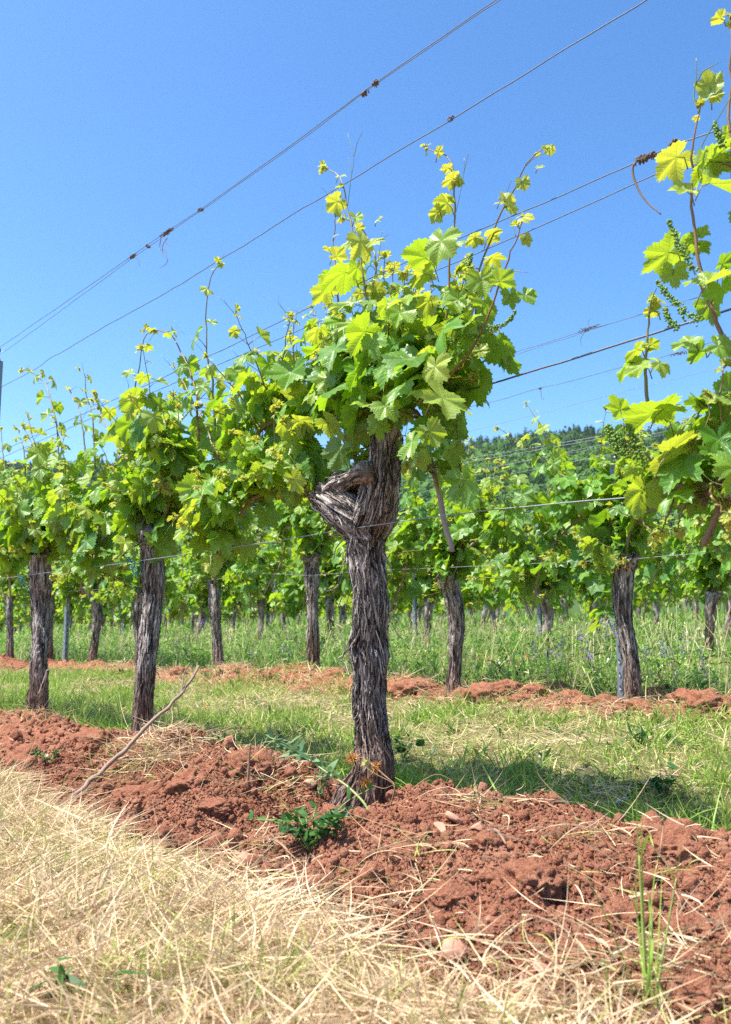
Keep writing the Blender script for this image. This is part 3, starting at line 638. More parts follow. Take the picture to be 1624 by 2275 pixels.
SH = [dict(p=[(575, 1330), (533, 1175), (490, 1000), (455, 800), (415, 640), (380, 490), (350, 350), (300, 290), (250, 262)], d=-.10, brown=.25, tend=0),
      dict(p=[(890, 1400), (925, 1250), (955, 1000), (965, 850), (985, 600), (992, 450), (985, 300), (945, 200), (880, 178), (832, 158)], d=-.08, brown=.3, tend=0),
      dict(p=[(960, 1480), (1065, 1320), (1110, 1080), (1140, 830), (1205, 660), (1270, 500), (1330, 390), (1400, 250), (1450, 190), (1510, 155)], d=-.03, brown=.75, tend=0),
      dict(p=[(940, 1480), (1080, 1310), (1170, 1140), (1215, 1040), (1270, 870), (1310, 770), (1345, 675), (1385, 560)], d=-.12, brown=.85, tend=0),
      dict(p=[(520, 1150), (530, 950), (545, 790), (480, 640), (430, 590), (370, 560)], d=.02, brown=.4, tend=.3),
      dict(p=[(345, 1180), (320, 950), (315, 850), (308, 700), (320, 545)], d=.03, brown=.6, tend=.2),
      dict(p=[(260, 1420), (245, 1240), (215, 1140), (183, 1068)], d=.0, brown=.4, tend=.3),
      dict(p=[(905, 1240), (870, 1080), (850, 900)], d=-.02, brown=.6, tend=.0),
      dict(p=[(560, 1480), (600, 1380), (560, 1200), (550, 1000)], d=.06, brown=.5, tend=.2),
      dict(p=[(630, 1500), (650, 1300), (690, 1150), (720, 1010)], d=-.08, brown=.4, tend=.2),
      dict(p=[(420, 1560), (380, 1400), (330, 1200), (300, 1060)], d=-.1, brown=.5, tend=.2),
      dict(p=[(500, 1620), (430, 1500), (340, 1460), (260, 1440)], d=-.12, brown=.4, tend=.0),
      dict(p=[(870, 1560), (1000, 1420), (1150, 1380), (1270, 1300)], d=.04, brown=.5, tend=.0),
      dict(p=[(800, 1620), (900, 1500), (1010, 1470), (1090, 1490)], d=-.06, brown=.4, tend=.0),
      dict(p=[(860, 1450), (960, 1180), (1010, 980), (1060, 820)], d=.06, brown=.5, tend=.0),
      dict(p=[(700, 1600), (700, 1400), (760, 1230), (800, 1060)], d=.02, brown=.5, tend=.0),
      dict(p=[(640, 1680), (540, 1640), (470, 1690), (400, 1740)], d=-.1, brown=.4, tend=.0),
      dict(p=[(830, 1700), (930, 1680), (1000, 1740), (1010, 1830)], d=-.02, brown=.4, tend=.0),
      dict(p=[(880, 1850), (900, 1760), (905, 1640), (900, 1560)], d=-.06, brown=.6, tend=.0),
      dict(p=[(890, 1990), (830, 1950), (760, 1900), (720, 1960)], d=-.08, brown=.4, tend=.0),
      dict(p=[(905, 1960), (980, 1930), (1040, 1990), (1060, 2080)], d=.0, brown=.4, tend=.0)]
for i, q in enumerate(SH):
    hero = i < 6; inner = i >= 8
    world_shoot(main, q['p'], z1, np.random.default_rng(200 + i), q['d'], dd=.02, r0=.0040 if hero else .0034, leaf=.042 if hero else (.078 if inner else .064), brown=q['brown'], node=.11 if hero else .031,
                start=.16 if hero else .02, nclus=1 if i in (8, 12, 14) else 0, tend=q['tend'], laterals=0 if hero else .9, agebias=.12 if hero else (-.06 if inner else .03))
for t in range(26):      # leafy shoots that fill the crown
    r_ = np.random.default_rng(800 + t); bx = 330 + 26 * t + r_.normal() * 40; by = 1680 - 180 * r_.random(); tx = 640 + (bx - 620) * 1.55 + r_.normal() * 60; ty = 830 + .0012 * (tx - 760) ** 2 + r_.uniform(-90, 330)
    world_shoot(main, [(620 + (bx - 620) * .6, by), (bx, by - 180), ((bx + tx) / 2, (by + ty) / 2 - 40), (tx, ty)], z1, r_, r_.uniform(-.16, .12), r0=.0034, leaf=.078, brown=r_.random() * .6, node=.034, start=.02, tend=0, laterals=.8, agebias=-.05)
for t in range(40):      # shoots along the arched cane towards the next vine
    f = 2 + t * .95; p = LP_[int(min(38, f))]; r_ = np.random.default_rng(300 + t); ln = r_.uniform(.14, .34) * (1 if t % 3 else .6); d = nrm(np.array([r_.normal() * .35 + .1, r_.normal() * .4, 1.0 if t % 3 else r_.uniform(-.5, .3)]))
    out = new_out(0); shoot(out, [p, p + d * ln * .5, p + d * ln + r_.normal(size=3) * .03], r_, leaf=.076, brown=r_.random() * .6, node=.040, laterals=.9, nclus=int(r_.random() < .2)); emit_shoot(main, out)
for t in range(30):      # and low, filling down to the wire
    p = LQ_[int(1 + t * 1.25)]; r_ = np.random.default_rng(700 + t); ln = r_.uniform(.12, .26); d = nrm(np.array([r_.normal() * .4, r_.normal() * .5 + (.3 if t % 2 else -.1), r_.uniform(.1, 1.0)]))
    out = new_out(0); shoot(out, [p, p + d * ln * .5, p + d * ln + r_.normal(size=3) * .03], r_, leaf=.076, brown=r_.random() * .6, node=.036, laterals=.9, tend=.1); emit_shoot(main, out)
for t in range(4):
    p = RP_[int(12 + t * 4)]; r_ = np.random.default_rng(340 + t); d = nrm(np.array([-.2 + r_.normal() * .5, r_.normal() * .5 + .2, .3])); ln = r_.uniform(.10, .16)
    out = new_out(0); shoot(out, [p, p + d * ln * .5, p + d * ln], r_, leaf=.07, brown=.4, node=.05, laterals=.5, tip=False); emit_shoot(main, out)
# forked tendrils against the sky
def tend(root, mb, pts, zf, d, r=.0013):
    mb = MB(); W = np.array([row_pt(*zf(x, y), ROW0 + d) for x, y in pts]); tubes(mb, smooth_path(toloc(root.location, W), 16), np.linspace(r, r * .5, 16), 4, np.array([.15, .05, 0])); mb.build('tendril', M['stem'], root)
for pts in ([(385, 490), (405, 330), (420, 210), (385, 75)], [(420, 210), (440, 130), (470, 70)], [(408, 300), (400, 250), (390, 215)], [(992, 560), (1020, 440), (1045, 300), (1048, 215)], [(1045, 300), (1060, 240), (1075, 185)],
            [(1400, 262), (1440, 220), (1520, 183)], [(1275, 470), (1295, 400), (1318, 335)], [(1270, 878), (1330, 858), (1408, 868)], [(560, 800), (570, 720), (583, 632)], [(565, 700), (590, 670), (622, 648)], [(435, 1180), (430, 1110), (470, 1040), (500, 1010)],
            [(1640 - 300, 660), (1310, 560), (1285, 520)]): tend(main, None, pts, z1, -.08)
rb = np.random.default_rng(8)
for pts, rad, n in (([(1035, 1110), (1050, 1000), (1078, 900)], .016, 150), ([(1190, 1190), (1260, 1165), (1310, 1130), (1345, 1075)], .013, 130), ([(970, 1290), (1010, 1230), (1050, 1190)], .020, 170), ([(900, 1290), (870, 1230), (840, 1170)], .016, 110), ([(1010, 1200), (1000, 1130), (990, 1090)], .016, 110), ([(1070, 830), (1085, 790), (1092, 755)], .011, 60),
                    ([(1120, 1240), (1080, 1230), (1040, 1215)], .016, 110), ([(215, 1420), (210, 1400), (212, 1375)], .010, 50), ([(300, 1170), (295, 1140), (290, 1120)], .010, 50), ([(380, 1600), (320, 1590), (260, 1560)], .013, 90), ([(1000, 1850), (1015, 1830), (1030, 1820)], .011, 60)):
    mbc = MB(); buds(mbc, toloc(main.location, np.array([row_pt(*z1(x, y), ROW0 - .13) for x, y in pts])), rad * .8, rb, n=n, r0=.0026); mbc.build('flower_cluster', M['berry'], main)
LV = [(310, 475, 125, 215, 'U', .75, -.1), (348, 318, 70, 20, 'L', 1, -.1), (935, 468, 120, 160, 'U', .6, -.08), (885, 540, 120, 235, 'U', .72, -.09), (945, 275, 75, 190, 'U', .9, -.08), (968, 340, 115, 200, 'U', .92, -.08), (1382, 362, 85, -75, 'U', .75, -.04), (1290, 478, 165, -40, 'L', .95, -.06), (1255, 470, 90, 185, 'L', .95, -.05),
      (1402, 682, 82, -60, 'U', .75, -.1), (1390, 552, 90, 10, 'L', 1, -.12), (1335, 595, 55, 190, 'U', .8, -.12), (470, 715, 215, -60, 'L', .72, -.16), (400, 705, 130, 190, 'L', .6, -.14), (540, 690, 130, 15, 'L', .75, -.13), (905, 715, 250, -110, 'L', .35, -.14), (1015, 690, 130, 30, 'L', .45, -.1), (800, 775, 210, 165, 'U', .12, -.06), (800, 890, 190, 220, 'U', .5, -.07),
      (1100, 678, 110, 200, 'U', .75, -.04), (1210, 645, 105, 30, 'U', .75, -.02), (1222, 780, 125, 10, 'U', .7, -.06), (340, 880, 240, 200, 'U', .22, -.06), (245, 985, 170, 225, 'U', .55, -.05), (335, 780, 105, -10, 'U', .8, .0), (550, 985, 115, -60, 'U', .75, -.05), (705, 1020, 240, 200, 'L', .38, -.20), (830, 1050, 150, 235, 'U', .5, -.15), (1150, 930, 190, -80, 'L', .3, -.12), (1060, 860, 120, 150, 'L', .3, -.08), (1180, 845, 130, 20, 'L', .45, -.06),
      (1270, 925, 150, -20, 'U', .25, -.12), (1315, 1015, 125, -70, 'D', .1, -.1), (1405, 1010, 130, -50, 'L', .15, -.12), (530, 1275, 205, -82, 'L', .10, -.20), (400, 1160, 180, 200, 'L', .4, -.15), (345, 1055, 170, 190, 'L', .45, -.12), (650, 1140, 150, -20, 'L', .2, -.18), (875, 1430, 215, -100, 'L', .62, -.22), (960, 1600, 330, -30, 'L', .42, -.24), (785, 1535, 160, 190, 'L', .25, -.2), (1255, 1310, 210, -60, 'D', .05, -.03), (1315, 1410, 130, -45, 'D', .0, .0), (1110, 1390, 220, -60, 'D', .08, -.06), (1175, 1480, 150, -60, 'D', .05, -.02),
      (800, 1205, 250, 200, 'U', .2, -.10), (690, 1210, 130, 210, 'U', .35, -.08), (615, 1640, 185, -50, 'L', .18, -.20), (480, 1610, 160, 170, 'L', .22, -.2), (270, 1490, 190, -110, 'L', .4, -.16), (290, 1295, 90, -60, 'L', .5, -.14), (835, 1330, 120, 190, 'U', .75, -.18), (862, 1243, 75, 20, 'L', .95, -.14), (735, 1850, 200, -125, 'L', .18, -.22), (965, 1900, 150, -80, 'D', .1, -.1), (1060, 2080, 220, -70, 'D', .0, -.12), (90, 2060, 160, -60, 'L', .45, -.18), (60, 1960, 130, 140, 'L', .3, -.16), (200, 1210, 120, 200, 'U', .6, -.1), (300, 1740, 180, -40, 'U', .35, -.16), (130, 1720, 150, -20, 'U', .5, -.12),
      (1010, 1040, 150, -100, 'L', .2, -.14), (930, 990, 120, 240, 'L', .25, -.12), (1180, 1080, 170, -60, 'D', .15, -.1), (1060, 1180, 150, -120, 'U', .3, -.06), (600, 1410, 170, -90, 'D', .1, -.1), (700, 1450, 180, -70, 'D', .1, -.06), (520, 1500, 180, -100, 'D', .1, -.1), (780, 1400, 160, -60, 'D', .12, -.06), (640, 1320, 160, -60, 'D', .1, -.08), (560, 1740, 170, -80, 'L', .15, -.16), (420, 1800, 170, -100, 'D', .15, -.12), (330, 1900, 180, -110, 'D', .1, -.08), (860, 1790, 160, -60, 'U', .3, -.2), (800, 1940, 120, -70, 'U', .4, -.14), (900, 2060, 130, -80, 'D', .2, -.06),
      (640, 1880, 120, -110, 'D', .1, -.02), (180, 1560, 160, 200, 'L', .45, -.14), (60, 1560, 170, 150, 'U', .5, -.1), (440, 1480, 140, -80, 'L', .3, -.18), (1000, 1290, 130, -80, 'D', .15, -.04), (1020, 1700, 110, -70, 'D', .1, -.05), (560, 560, 60, 30, 'L', .8, -.05), (455, 612, 60, 10, 'U', .9, .02), (240, 262, 55, 190, 'L', 1, -.1), (905, 175, 70, 60, 'U', .95, -.08), (1480, 265, 60, 20, 'L', 1, -.03), (270, 730, 60, 160, 'U', .8, .03), (318, 655, 45, 30, 'L', 1, .03)]
world_leaves(main, LV, z1, .3907, np.random.default_rng(31))
# --- the next vines to the left
ground_z = lambda p: float(gz(p[0], p[1])[0])
def place(root, p, z): root.location = (p[0], p[1], z); root.rotation_euler = (0, 0, ROWROT)
p2 = row_pt(325, 1600, ROW0); v2 = vine('grapevine', 21, 0, H=.80, rad=.035, lean=(.0, 0), vigour=1.05, leaf=.084, top=.17, shoots_per=17, strips=1100, skirt=24); place(v2, p2, ground_z(p2) - .01)
tag(v2, 'grapevine with straight shaggy trunk and teal ties, standing behind the leaning dead cane', 'grapevine', G_FRONT)
for i, (pts, br) in enumerate((([(1080, 730), (1060, 620), (1050, 480), (1052, 300), (1075, 180), (1110, 130)], .3), ([(1000, 790), (975, 700), (930, 590), (890, 505), (830, 465), (730, 462)], .7), ([(670, 860), (690, 740), (705, 640), (735, 500), (780, 462)], .35), ([(1390, 900), (1375, 820), (1340, 720), (1310, 580)], .4),
                               ([(1425, 760), (1430, 660), (1445, 540), (1470, 420)], .3), ([(770, 1220), (690, 1140), (600, 1050), (530, 930), (470, 820)], 1.0), ([(1110, 1100), (1010, 880), (940, 740), (880, 640)], .4), ([(905, 1100), (905, 960), (900, 850)], .4))):
    if pts[0][1] < 1050: pts = [(pts[0][0] + 10, pts[0][1] + 230)] + pts
    world_shoot(v2, pts, z3, np.random.default_rng(400 + i), -.06, r0=.0045, leaf=.058, brown=br, node=.085, start=.03, tend=.25, laterals=.3, agebias=.08, nclus=1 if i in (1, 3) else 0)
p3_ = row_pt(74, 1585, ROW0); v3 = vine('grapevine', 22, 0, H=.78, rad=.040, lean=(.01, 0), vigour=1.12, leaf=.082, top=.15, shoots_per=15, strips=900, skirt=20); place(v3, p3_, ground_z(p3_) - .01)
tag(v3, 'dark trunked grapevine with a dead spur low on its trunk, near the end post', 'grapevine', G_FRONT)
for i, pts in enumerate(([(290, 970), (265, 850), (235, 740), (190, 690), (110, 650)], [(470, 900), (440, 800), (430, 680), (400, 650)], [(40, 1250), (15, 1080), (5, 960)], [(420, 960), (395, 840), (350, 760)], [(130, 1200), (120, 1050), (90, 960)])):
    if pts[0][1] < 1150: pts = [(pts[0][0] + 15, pts[0][1] + 260)] + pts
    world_shoot(v3, pts, z3, np.random.default_rng(420 + i), -.04, r0=.0045, leaf=.055, brown=.35, node=.07, start=.05, tend=.5, laterals=.3, agebias=.12)
mbs = MB(); trunk_part(mbs, toloc(v3.location, np.array([row_pt(x, y, ROW0 - .03) for x, y in ((88, 1548), (98, 1520), (107, 1488))])), [.014, .011, .006], 44, 20, 24, depth=.003, red_to=.01, strips=10, rng=rt); mbs.build('spur', M['bark'], v3)
pL = row_xy(0, s_of(p3_) + VINEGAP); v4 = vine('grapevine', 23, 1, H=.78, rad=.040, vigour=1.1, leaf=.08, top=.18, strips=100, shoots_per=14, skirt=14); place(v4, pL, ground_z(pL))
tag(v4, 'leafy grapevine cut by the left edge, past the dark trunked vine with the spur', 'grapevine', G_FRONT)
# --- the near vine, reaching in from outside the picture
pN = row_xy(0, S_MAIN - VINEGAP); vN = vine('grapevine', 24, 0, H=.74, rad=.055, arms=(0, 1), vigour=.9, leaf=.085, top=.15, strips=60); place(vN, pN, 0.0)
tag(vN, 'nearest grapevine, large leaves and a tall shoot reaching in at the right edge', 'grapevine', G_FRONT)
ident = lambda x, y: (x, y)
cane(vN, [(1760, 960), (1690, 975), (1640, 1020), (1610, 1090), (1590, 1150), (1566, 1208)], .0085, .0065, -.03, (0, .1, 0))
cane(vN, [(1760, 1120), (1650, 1105), (1560, 1095), (1500, 1075), (1462, 1045)], .0075, .0045, -.06, (0, 0, 0))
RS = [([(880, 1840), (850, 1760), (820, 1690), (750, 1500), (710, 1330), (690, 1180), (688, 1000), (684, 870), (692, 700), (722, 560)], -.06, .65, .05), ([(460, 2160), (445, 1990), (450, 1820), (460, 1640), (480, 1560)], -.02, .45, .045), ([(900, 1500), (905, 1200), (890, 900), (880, 600), (885, 250), (880, 90)], -.04, .7, .05)]
for i, (pts, d, br, lf) in enumerate(RS): world_shoot(vN, pts, z5, np.random.default_rng(440 + i), d, r0=.0052, leaf=lf, brown=br, node=.10, start=.12, tend=0, laterals=.1, agebias=.1)
for i, pts in enumerate(([(1545, 1085), (1530, 1020), (1540, 960), (1560, 900)], [(1600, 1090), (1610, 1000), (1600, 900), (1610, 820)], [(1470, 1045), (1420, 1000), (1390, 985)], [(1500, 1070), (1440, 1050), (1400, 1010)], [(1560, 1095), (1520, 1130), (1500, 1180)], [(1620, 1100), (1650, 1040), (1660, 950)], [(1460, 1080), (1430, 1150), (1450, 1190)], [(1640, 1090), (1600, 1150), (1620, 1190)])):
    world_shoot(vN, pts, ident, np.random.default_rng(460 + i), -.04 - .02 * (i % 3), r0=.004, leaf=.066, brown=.3, node=.05, laterals=.5, tend=0, nclus=0, agebias=0.0)
for t in range(16):
    r_ = np.random.default_rng(900 + t); bx, by = 1500 + 11 * t + r_.normal() * 10, 1085 - 2 * t; tx = bx + r_.normal() * 40 + 10; ty = r_.uniform(885, 1010) if t % 3 else r_.uniform(1120, 1190)
    world_shoot(vN, [(bx, by), ((bx + tx) / 2 + r_.normal() * 10, (by + ty) / 2), (tx, ty)], ident, r_, r_.uniform(-.10, .06), r0=.0036, leaf=.074, brown=.4, node=.036, start=.02, laterals=.7, tend=0, agebias=-.03)
LN = [(775, 435, 130, 100, 'U', .65, -.04), (770, 505, 120, 20, 'L', 1, -.05), (810, 500, 80, -80, 'U', .7, -.04), (575, 835, 210, 215, 'U', .75, -.06), (630, 985, 160, 180, 'L', .6, -.07), (800, 960, 250, -15, 'L', .35, -.09), (820, 800, 180, 200, 'U', .3, -.04), (530, 1330, 250, 215, 'U', .25, -.06), (590, 1420, 130, -80, 'U', .3, -.05), (660, 1240, 110, 60, 'U', .2, -.02), (735, 1215, 90, 0, 'U', .2, -.02), (800, 1450, 210, 20, 'L', .45, -.10), (690, 1455, 120, 170, 'L', .3, -.08), (850, 1350, 120, 60, 'D', .1, -.05), (650, 1770, 170, 205, 'L', .3, -.09), (715, 1830, 130, 225, 'D', .1, -.04), (840, 1800, 160, -30, 'L', .2, -.08), (780, 1600, 150, -60, 'D', .15, -.02),
      (475, 1605, 90, 180, 'U', .75, -.02), (500, 1570, 60, 20, 'U', .85, -.02), (385, 1820, 130, 215, 'U', .5, -.03), (480, 1790, 90, -20, 'U', .45, -.02), (400, 1905, 180, 200, 'L', .4, -.05), (530, 1885, 140, -20, 'L', .5, -.05), (870, 700, 110, -30, 'U', .3, -.03), (820, 100, 90, 200, 'U', .85, -.04),
      (300, 2100, 150, 130, 'U', .15, -.06), (440, 2140, 330, 190, 'U', .22, -.12), (560, 2110, 170, 10, 'U', .25, -.10), (290, 2250, 120, -80, 'L', .12, -.02), (740, 2080, 200, 160, 'D', .05, -.05), (850, 2120, 220, 200, 'D', .05, -.03), (620, 2230, 150, 120, 'L', .1, -.03), (600, 2330, 260, 15, 'U', .55, -.10), (430, 2330, 90, 120, 'L', .25, -.06), (420, 2560, 200, -105, 'U', .3, -.12), (760, 2230, 160, -60, 'D', .1, .0), (840, 2330, 180, 40, 'L', .15, -.03), (680, 2480, 170, -80, 'D', .1, .0), (800, 2440, 160, 200, 'L', .15, -.02), (870, 2000, 150, 100, 'D', .1, -.02), (880, 2480, 140, -40, 'D', .1, .0), (560, 2450, 140, -100, 'D', .12, .02)]
world_leaves(vN, LN, z5, .4296, np.random.default_rng(32))
for pts, rad, n in (([(700, 1420), (655, 1330), (610, 1250), (560, 1135)], .013, 190), ([(720, 1660), (650, 1620), (570, 1540), (500, 1450)], .014, 190), ([(610, 1700), (560, 1650), (540, 1590)], .012, 110), ([(840, 760), (820, 700), (795, 630)], .011, 110), ([(370, 2360), (340, 2300), (300, 2270), (240, 2200)], .022, 190), ([(400, 2390), (390, 2300), (350, 2190)], .020, 190), ([(330, 2340), (280, 2290), (270, 2250)], .018, 120)):
    mbc = MB(); buds(mbc, toloc(vN.location, np.array([row_pt(*z5(x, y), ROW0 - .14) for x, y in pts])), rad, rb, n=n, r0=.0026); mbc.build('flower_cluster', M['berry'], vN)
for pts in ([(712, 560), (692, 500), (705, 400), (705, 300)], [(705, 430), (740, 370), (820, 325)], [(690, 890), (740, 740), (800, 640), (885, 500)], [(455, 1640), (470, 1560), (500, 1490)]): tend(vN, None, pts, z5, -.06, .0018)
# --- second row
ROW2 = [(1395, 51, 'grapevine with pale bark right behind the slotted steel post, old straw at its foot', 1), (1005, 52, 'reddish barked grapevine between the middle vine and the clods, its foot in the red ridge', 2), (690, 53, 'grapevine with swollen head just left of the middle vine, weeds at its foot', 3), (487, 54, 'slanting grapevine trunk among vetch, between the two straight front trunks', 4), (308, 55, 'grapevine of the second row mostly hidden behind the trunk with teal ties', 1), (207, 56, 'slender grapevine trunk between the dark spurred trunk and the trunk with teal ties', 2), (106, 57, 'thin grapevine trunk just behind the dark spurred trunk', 3), (22, 58, 'thin grapevine trunk far along the second row, left of the dark spurred trunk', 4)]
protos = {}
def children_map():
    mp = {}
    for o in bpy.data.objects:
        if o.parent is not None: mp.setdefault(o.parent.name, []).append(o)
    return mp
for px, seed, lab, kind in ROW2:
    if kind not in protos:
        v = vine('grapevine', 500 + kind, 1, H=[0, .68, .66, .72, .68][kind], rad=[0, .034, .036, .037, .034][kind], vigour=1.2, leaf=.074, top=.22, shoots_per=14, strips=520, skirt=18, lean=[(0, 0), (0, 0), (.02, 0), (-.01, 0), (.09, 0)][kind]); protos[kind] = v
    else: v = copy_tree(protos[kind], None, children_map())
    p = row_pt(px, 1430, row_off(1)); place(v, p, ground_z(p) - .02 if px > 300 else ground_z(p)); tag(v, lab, 'grapevine', G_SECOND)
    v.rotation_euler.z = ROWROT
# --- the rows behind: all grown from a few kinds
far = [vine('grapevine', 600 + k, 2, H=.49, rad=.031, vigour=1.25, leaf=.088, top=.24, shoots_per=16, strips=40, skirt=22, lean=[(0, 0), (.03, 0), (-.04, .02), (.05, 0)][k % 4]) for k in range(5)]
cm = children_map(); used = [False] * 5; rf = np.random.default_rng(12)
S2 = s_of(row_pt(1216, 1430, row_off(2)))
for r in range(2, 10):
    s0 = S2 if r == 2 else S2 + rf.uniform(0, VINEGAP)
    for j in range(-8, 60):
        xy = row_xy(r, s0 + j * VINEGAP); px = CX + FPX * xy[0] / max(.1, xy[1])
        if xy[1] < 2 or px < -160 or px > 1800: continue
        k = int(rf.integers(0, 5)); o = far[k] if not used[k] else copy_tree(far[k], None, {far[k].name: cm.get(far[k].name, [])})
        used[k] = True; o.location = (xy[0], xy[1], ground_z(xy) - .02); o.rotation_euler = (rf.normal() * .06, rf.normal() * .06, ROWROT + (PI if rf.random() < .5 else 0)); s = rf.uniform(.88, 1.12); o.scale = (s, s, s * rf.uniform(.92, 1.08))
        tag(o, 'small leafy grapevine with a short dark trunk, in the crowded rows farther back', 'grapevine', G_FAR)
# ------------------------------------------------------------------ wires and posts
def wire(pts, off, r, label, group, mat='wire', sag=0.0, kink=0.0, cat='wire'):
    W = np.array([row_pt(x, y, off) for x, y in pts]); s = np.concatenate([[0], np.cumsum(np.linalg.norm(np.diff(W, axis=0), axis=1))]); n = max(40, int(s[-1] / .06)); u = np.linspace(0, s[-1], n)
    P = np.stack([np.interp(u, s, W[:, k]) for k in range(3)], 1)
    P = P + kink * np.stack([vn(p3(u * 6, k, pts[0][1]), 9) + .5 * vn(p3(u * 17, k, 1.0), 9) for k in range(3)], 1)
    mb = MB(); tubes(mb, P, r, 6); o = mb.build('trellis_wire', M[mat]); tag(o, label, cat, group); return o
GW1, GW2 = 'trellis wires of the front row', 'trellis wires of the second row'
wire([(-160, 884), (8, 766), (290, 571), (372, 513), (447, 464), (640, 327), (833, 184), (1102, -1), (1420, -215)], ROW0, .0014, 'upper strand of the paired top wire against the blue sky, reaching the end post top', GW1, 'wire_dark', kink=.0012)
wire([(-160, 892), (18, 775), (60, 745), (290, 577), (372, 518), (447, 468), (640, 331), (833, 189), (1106, 1), (1424, -213)], ROW0, .0012, 'lower strand of the paired top wire, twisted to the upper one at the dried knots', GW1, 'wire_dark', kink=.0018)
wire([(-160, 962), (0, 861), (79, 820), (109, 798), (245, 719), (420, 620), (560, 533), (622, 494), (1003, 265), (1437, 0), (1760, -190)], ROW0, .0016, 'single kinked wire second from the top of the sky', GW1, 'wire_dark', kink=.0022)
wire([(-160, 1072), (0, 1003), (228, 900), (490, 779), (622, 714), (840, 610), (1050, 518), (1244, 435), (1390, 372), (1495, 322), (1624, 280), (1820, 190)], ROW0, .0014, 'wire crossing the middle vine shoots and carrying the dangling dried curl', GW1, 'wire_dark', kink=.0012)
wire([(-160, 1086), (0, 1018), (228, 918), (521, 795), (622, 752), (840, 657), (1244, 483), (1450, 391), (1549, 348), (1624, 318), (1820, 235)], ROW0 + .03, .0013, 'thin wire just below the one with the dangling dried curl', GW1, 'wire_dark', kink=.001)
wire([(-160, 1200), (325, 1062), (800, 930), (1105, 848), (1250, 803), (1400, 757), (1624, 688), (1820, 625)], ROW0 + .02, .0024, 'thick dark wire rising right from the middle vine leaves', GW1, 'wire_dark', kink=.0012)
wire([(-160, 1306), (40, 1280), (290, 1249), (350, 1240), (540, 1213), (700, 1187), (789, 1173), (860, 1163), (1066, 1134), (1200, 1122), (1360, 1108), (1533, 1089), (1624, 1074), (1820, 1042)], ROW0 - .062, .0015, 'pale galvanised low wire tied across the trunks of the front row', GW1, 'wire', kink=.001)
o2 = row_off(1)
wire([(-100, 1166), (1000, 826), (1140, 784), (1290, 737), (1450, 691), (1624, 636), (1800, 580)], o2, .0014, 'high wire of the second row holding a dried tendril knot, upper strand of two', GW2, 'wire_dark', kink=.0015)
wire([(-100, 1168), (1000, 832), (1140, 789), (1290, 741), (1450, 689), (1624, 640), (1800, 584)], o2 + .02, .0012, 'high wire of the second row, lower strand under the dried tendril knot', GW2, 'wire_dark', kink=.002)
wire([(-100, 1205), (1000, 914), (1120, 885), (1200, 861), (1244, 853), (1386, 814), (1484, 790), (1624, 747), (1800, 695)], o2, .0014, 'thin wire of the second row with a bent hook hanging from it', GW2, 'wire_dark', kink=.0018)
wire([(-100, 1250), (600, 1110), (1022, 1022), (1337, 968), (1624, 906), (1800, 868)], o2, .0013, 'upper of two pale wires crossing in front of the wooded hill', GW2, 'wire')
wire([(-100, 1256), (600, 1118), (1022, 1030), (1337, 974), (1624, 914), (1800, 878)], o2 + .03, .0013, 'lower of two pale wires crossing in front of the wooded hill', GW2, 'wire')
wire([(-100, 1284), (600, 1160), (1070, 1066), (1340, 1012), (1624, 958), (1800, 920)], o2, .0013, 'pale wire among the second row leaves just under the hill pair', GW2, 'wire')
wire([(-100, 1330), (380, 1298), (480, 1287), (560, 1272), (690, 1278), (850, 1266), (1005, 1260), (1150, 1253), (1390, 1243), (1500, 1233), (1624, 1222), (1800, 1205)], o2 - .06, .0014, 'low wire of the second row tied to its trunks and slotted post', GW2, 'wire', kink=.0012)
for r, zs in ((2, (.75, 1.15, 1.55, 1.9)), (3, (.75, 1.55, 1.9)), (4, (1.5, 1.9)), (5, (1.55, 1.9))):
    for h in zs:
        a, c = row_xy(r, S_MAIN - 6.5), row_xy(r, S_MAIN + 30); ss = np.linspace(0, 1, 60)[:, None]; P = np.concatenate([a + (c - a) * ss, np.zeros((60, 1))], 1); P[:, 2] = gz(*row_xy(r, S_MAIN + 4))[0] + h + .02 * np.sin(ss[:, 0] * 40)
        mb = MB(); tubes(mb, P, .0016, 4); tag(mb.build('trellis_wire', M['wire']), 'thin faint wire strung through the rows farther back', 'wire', 'trellis wires of the far rows')
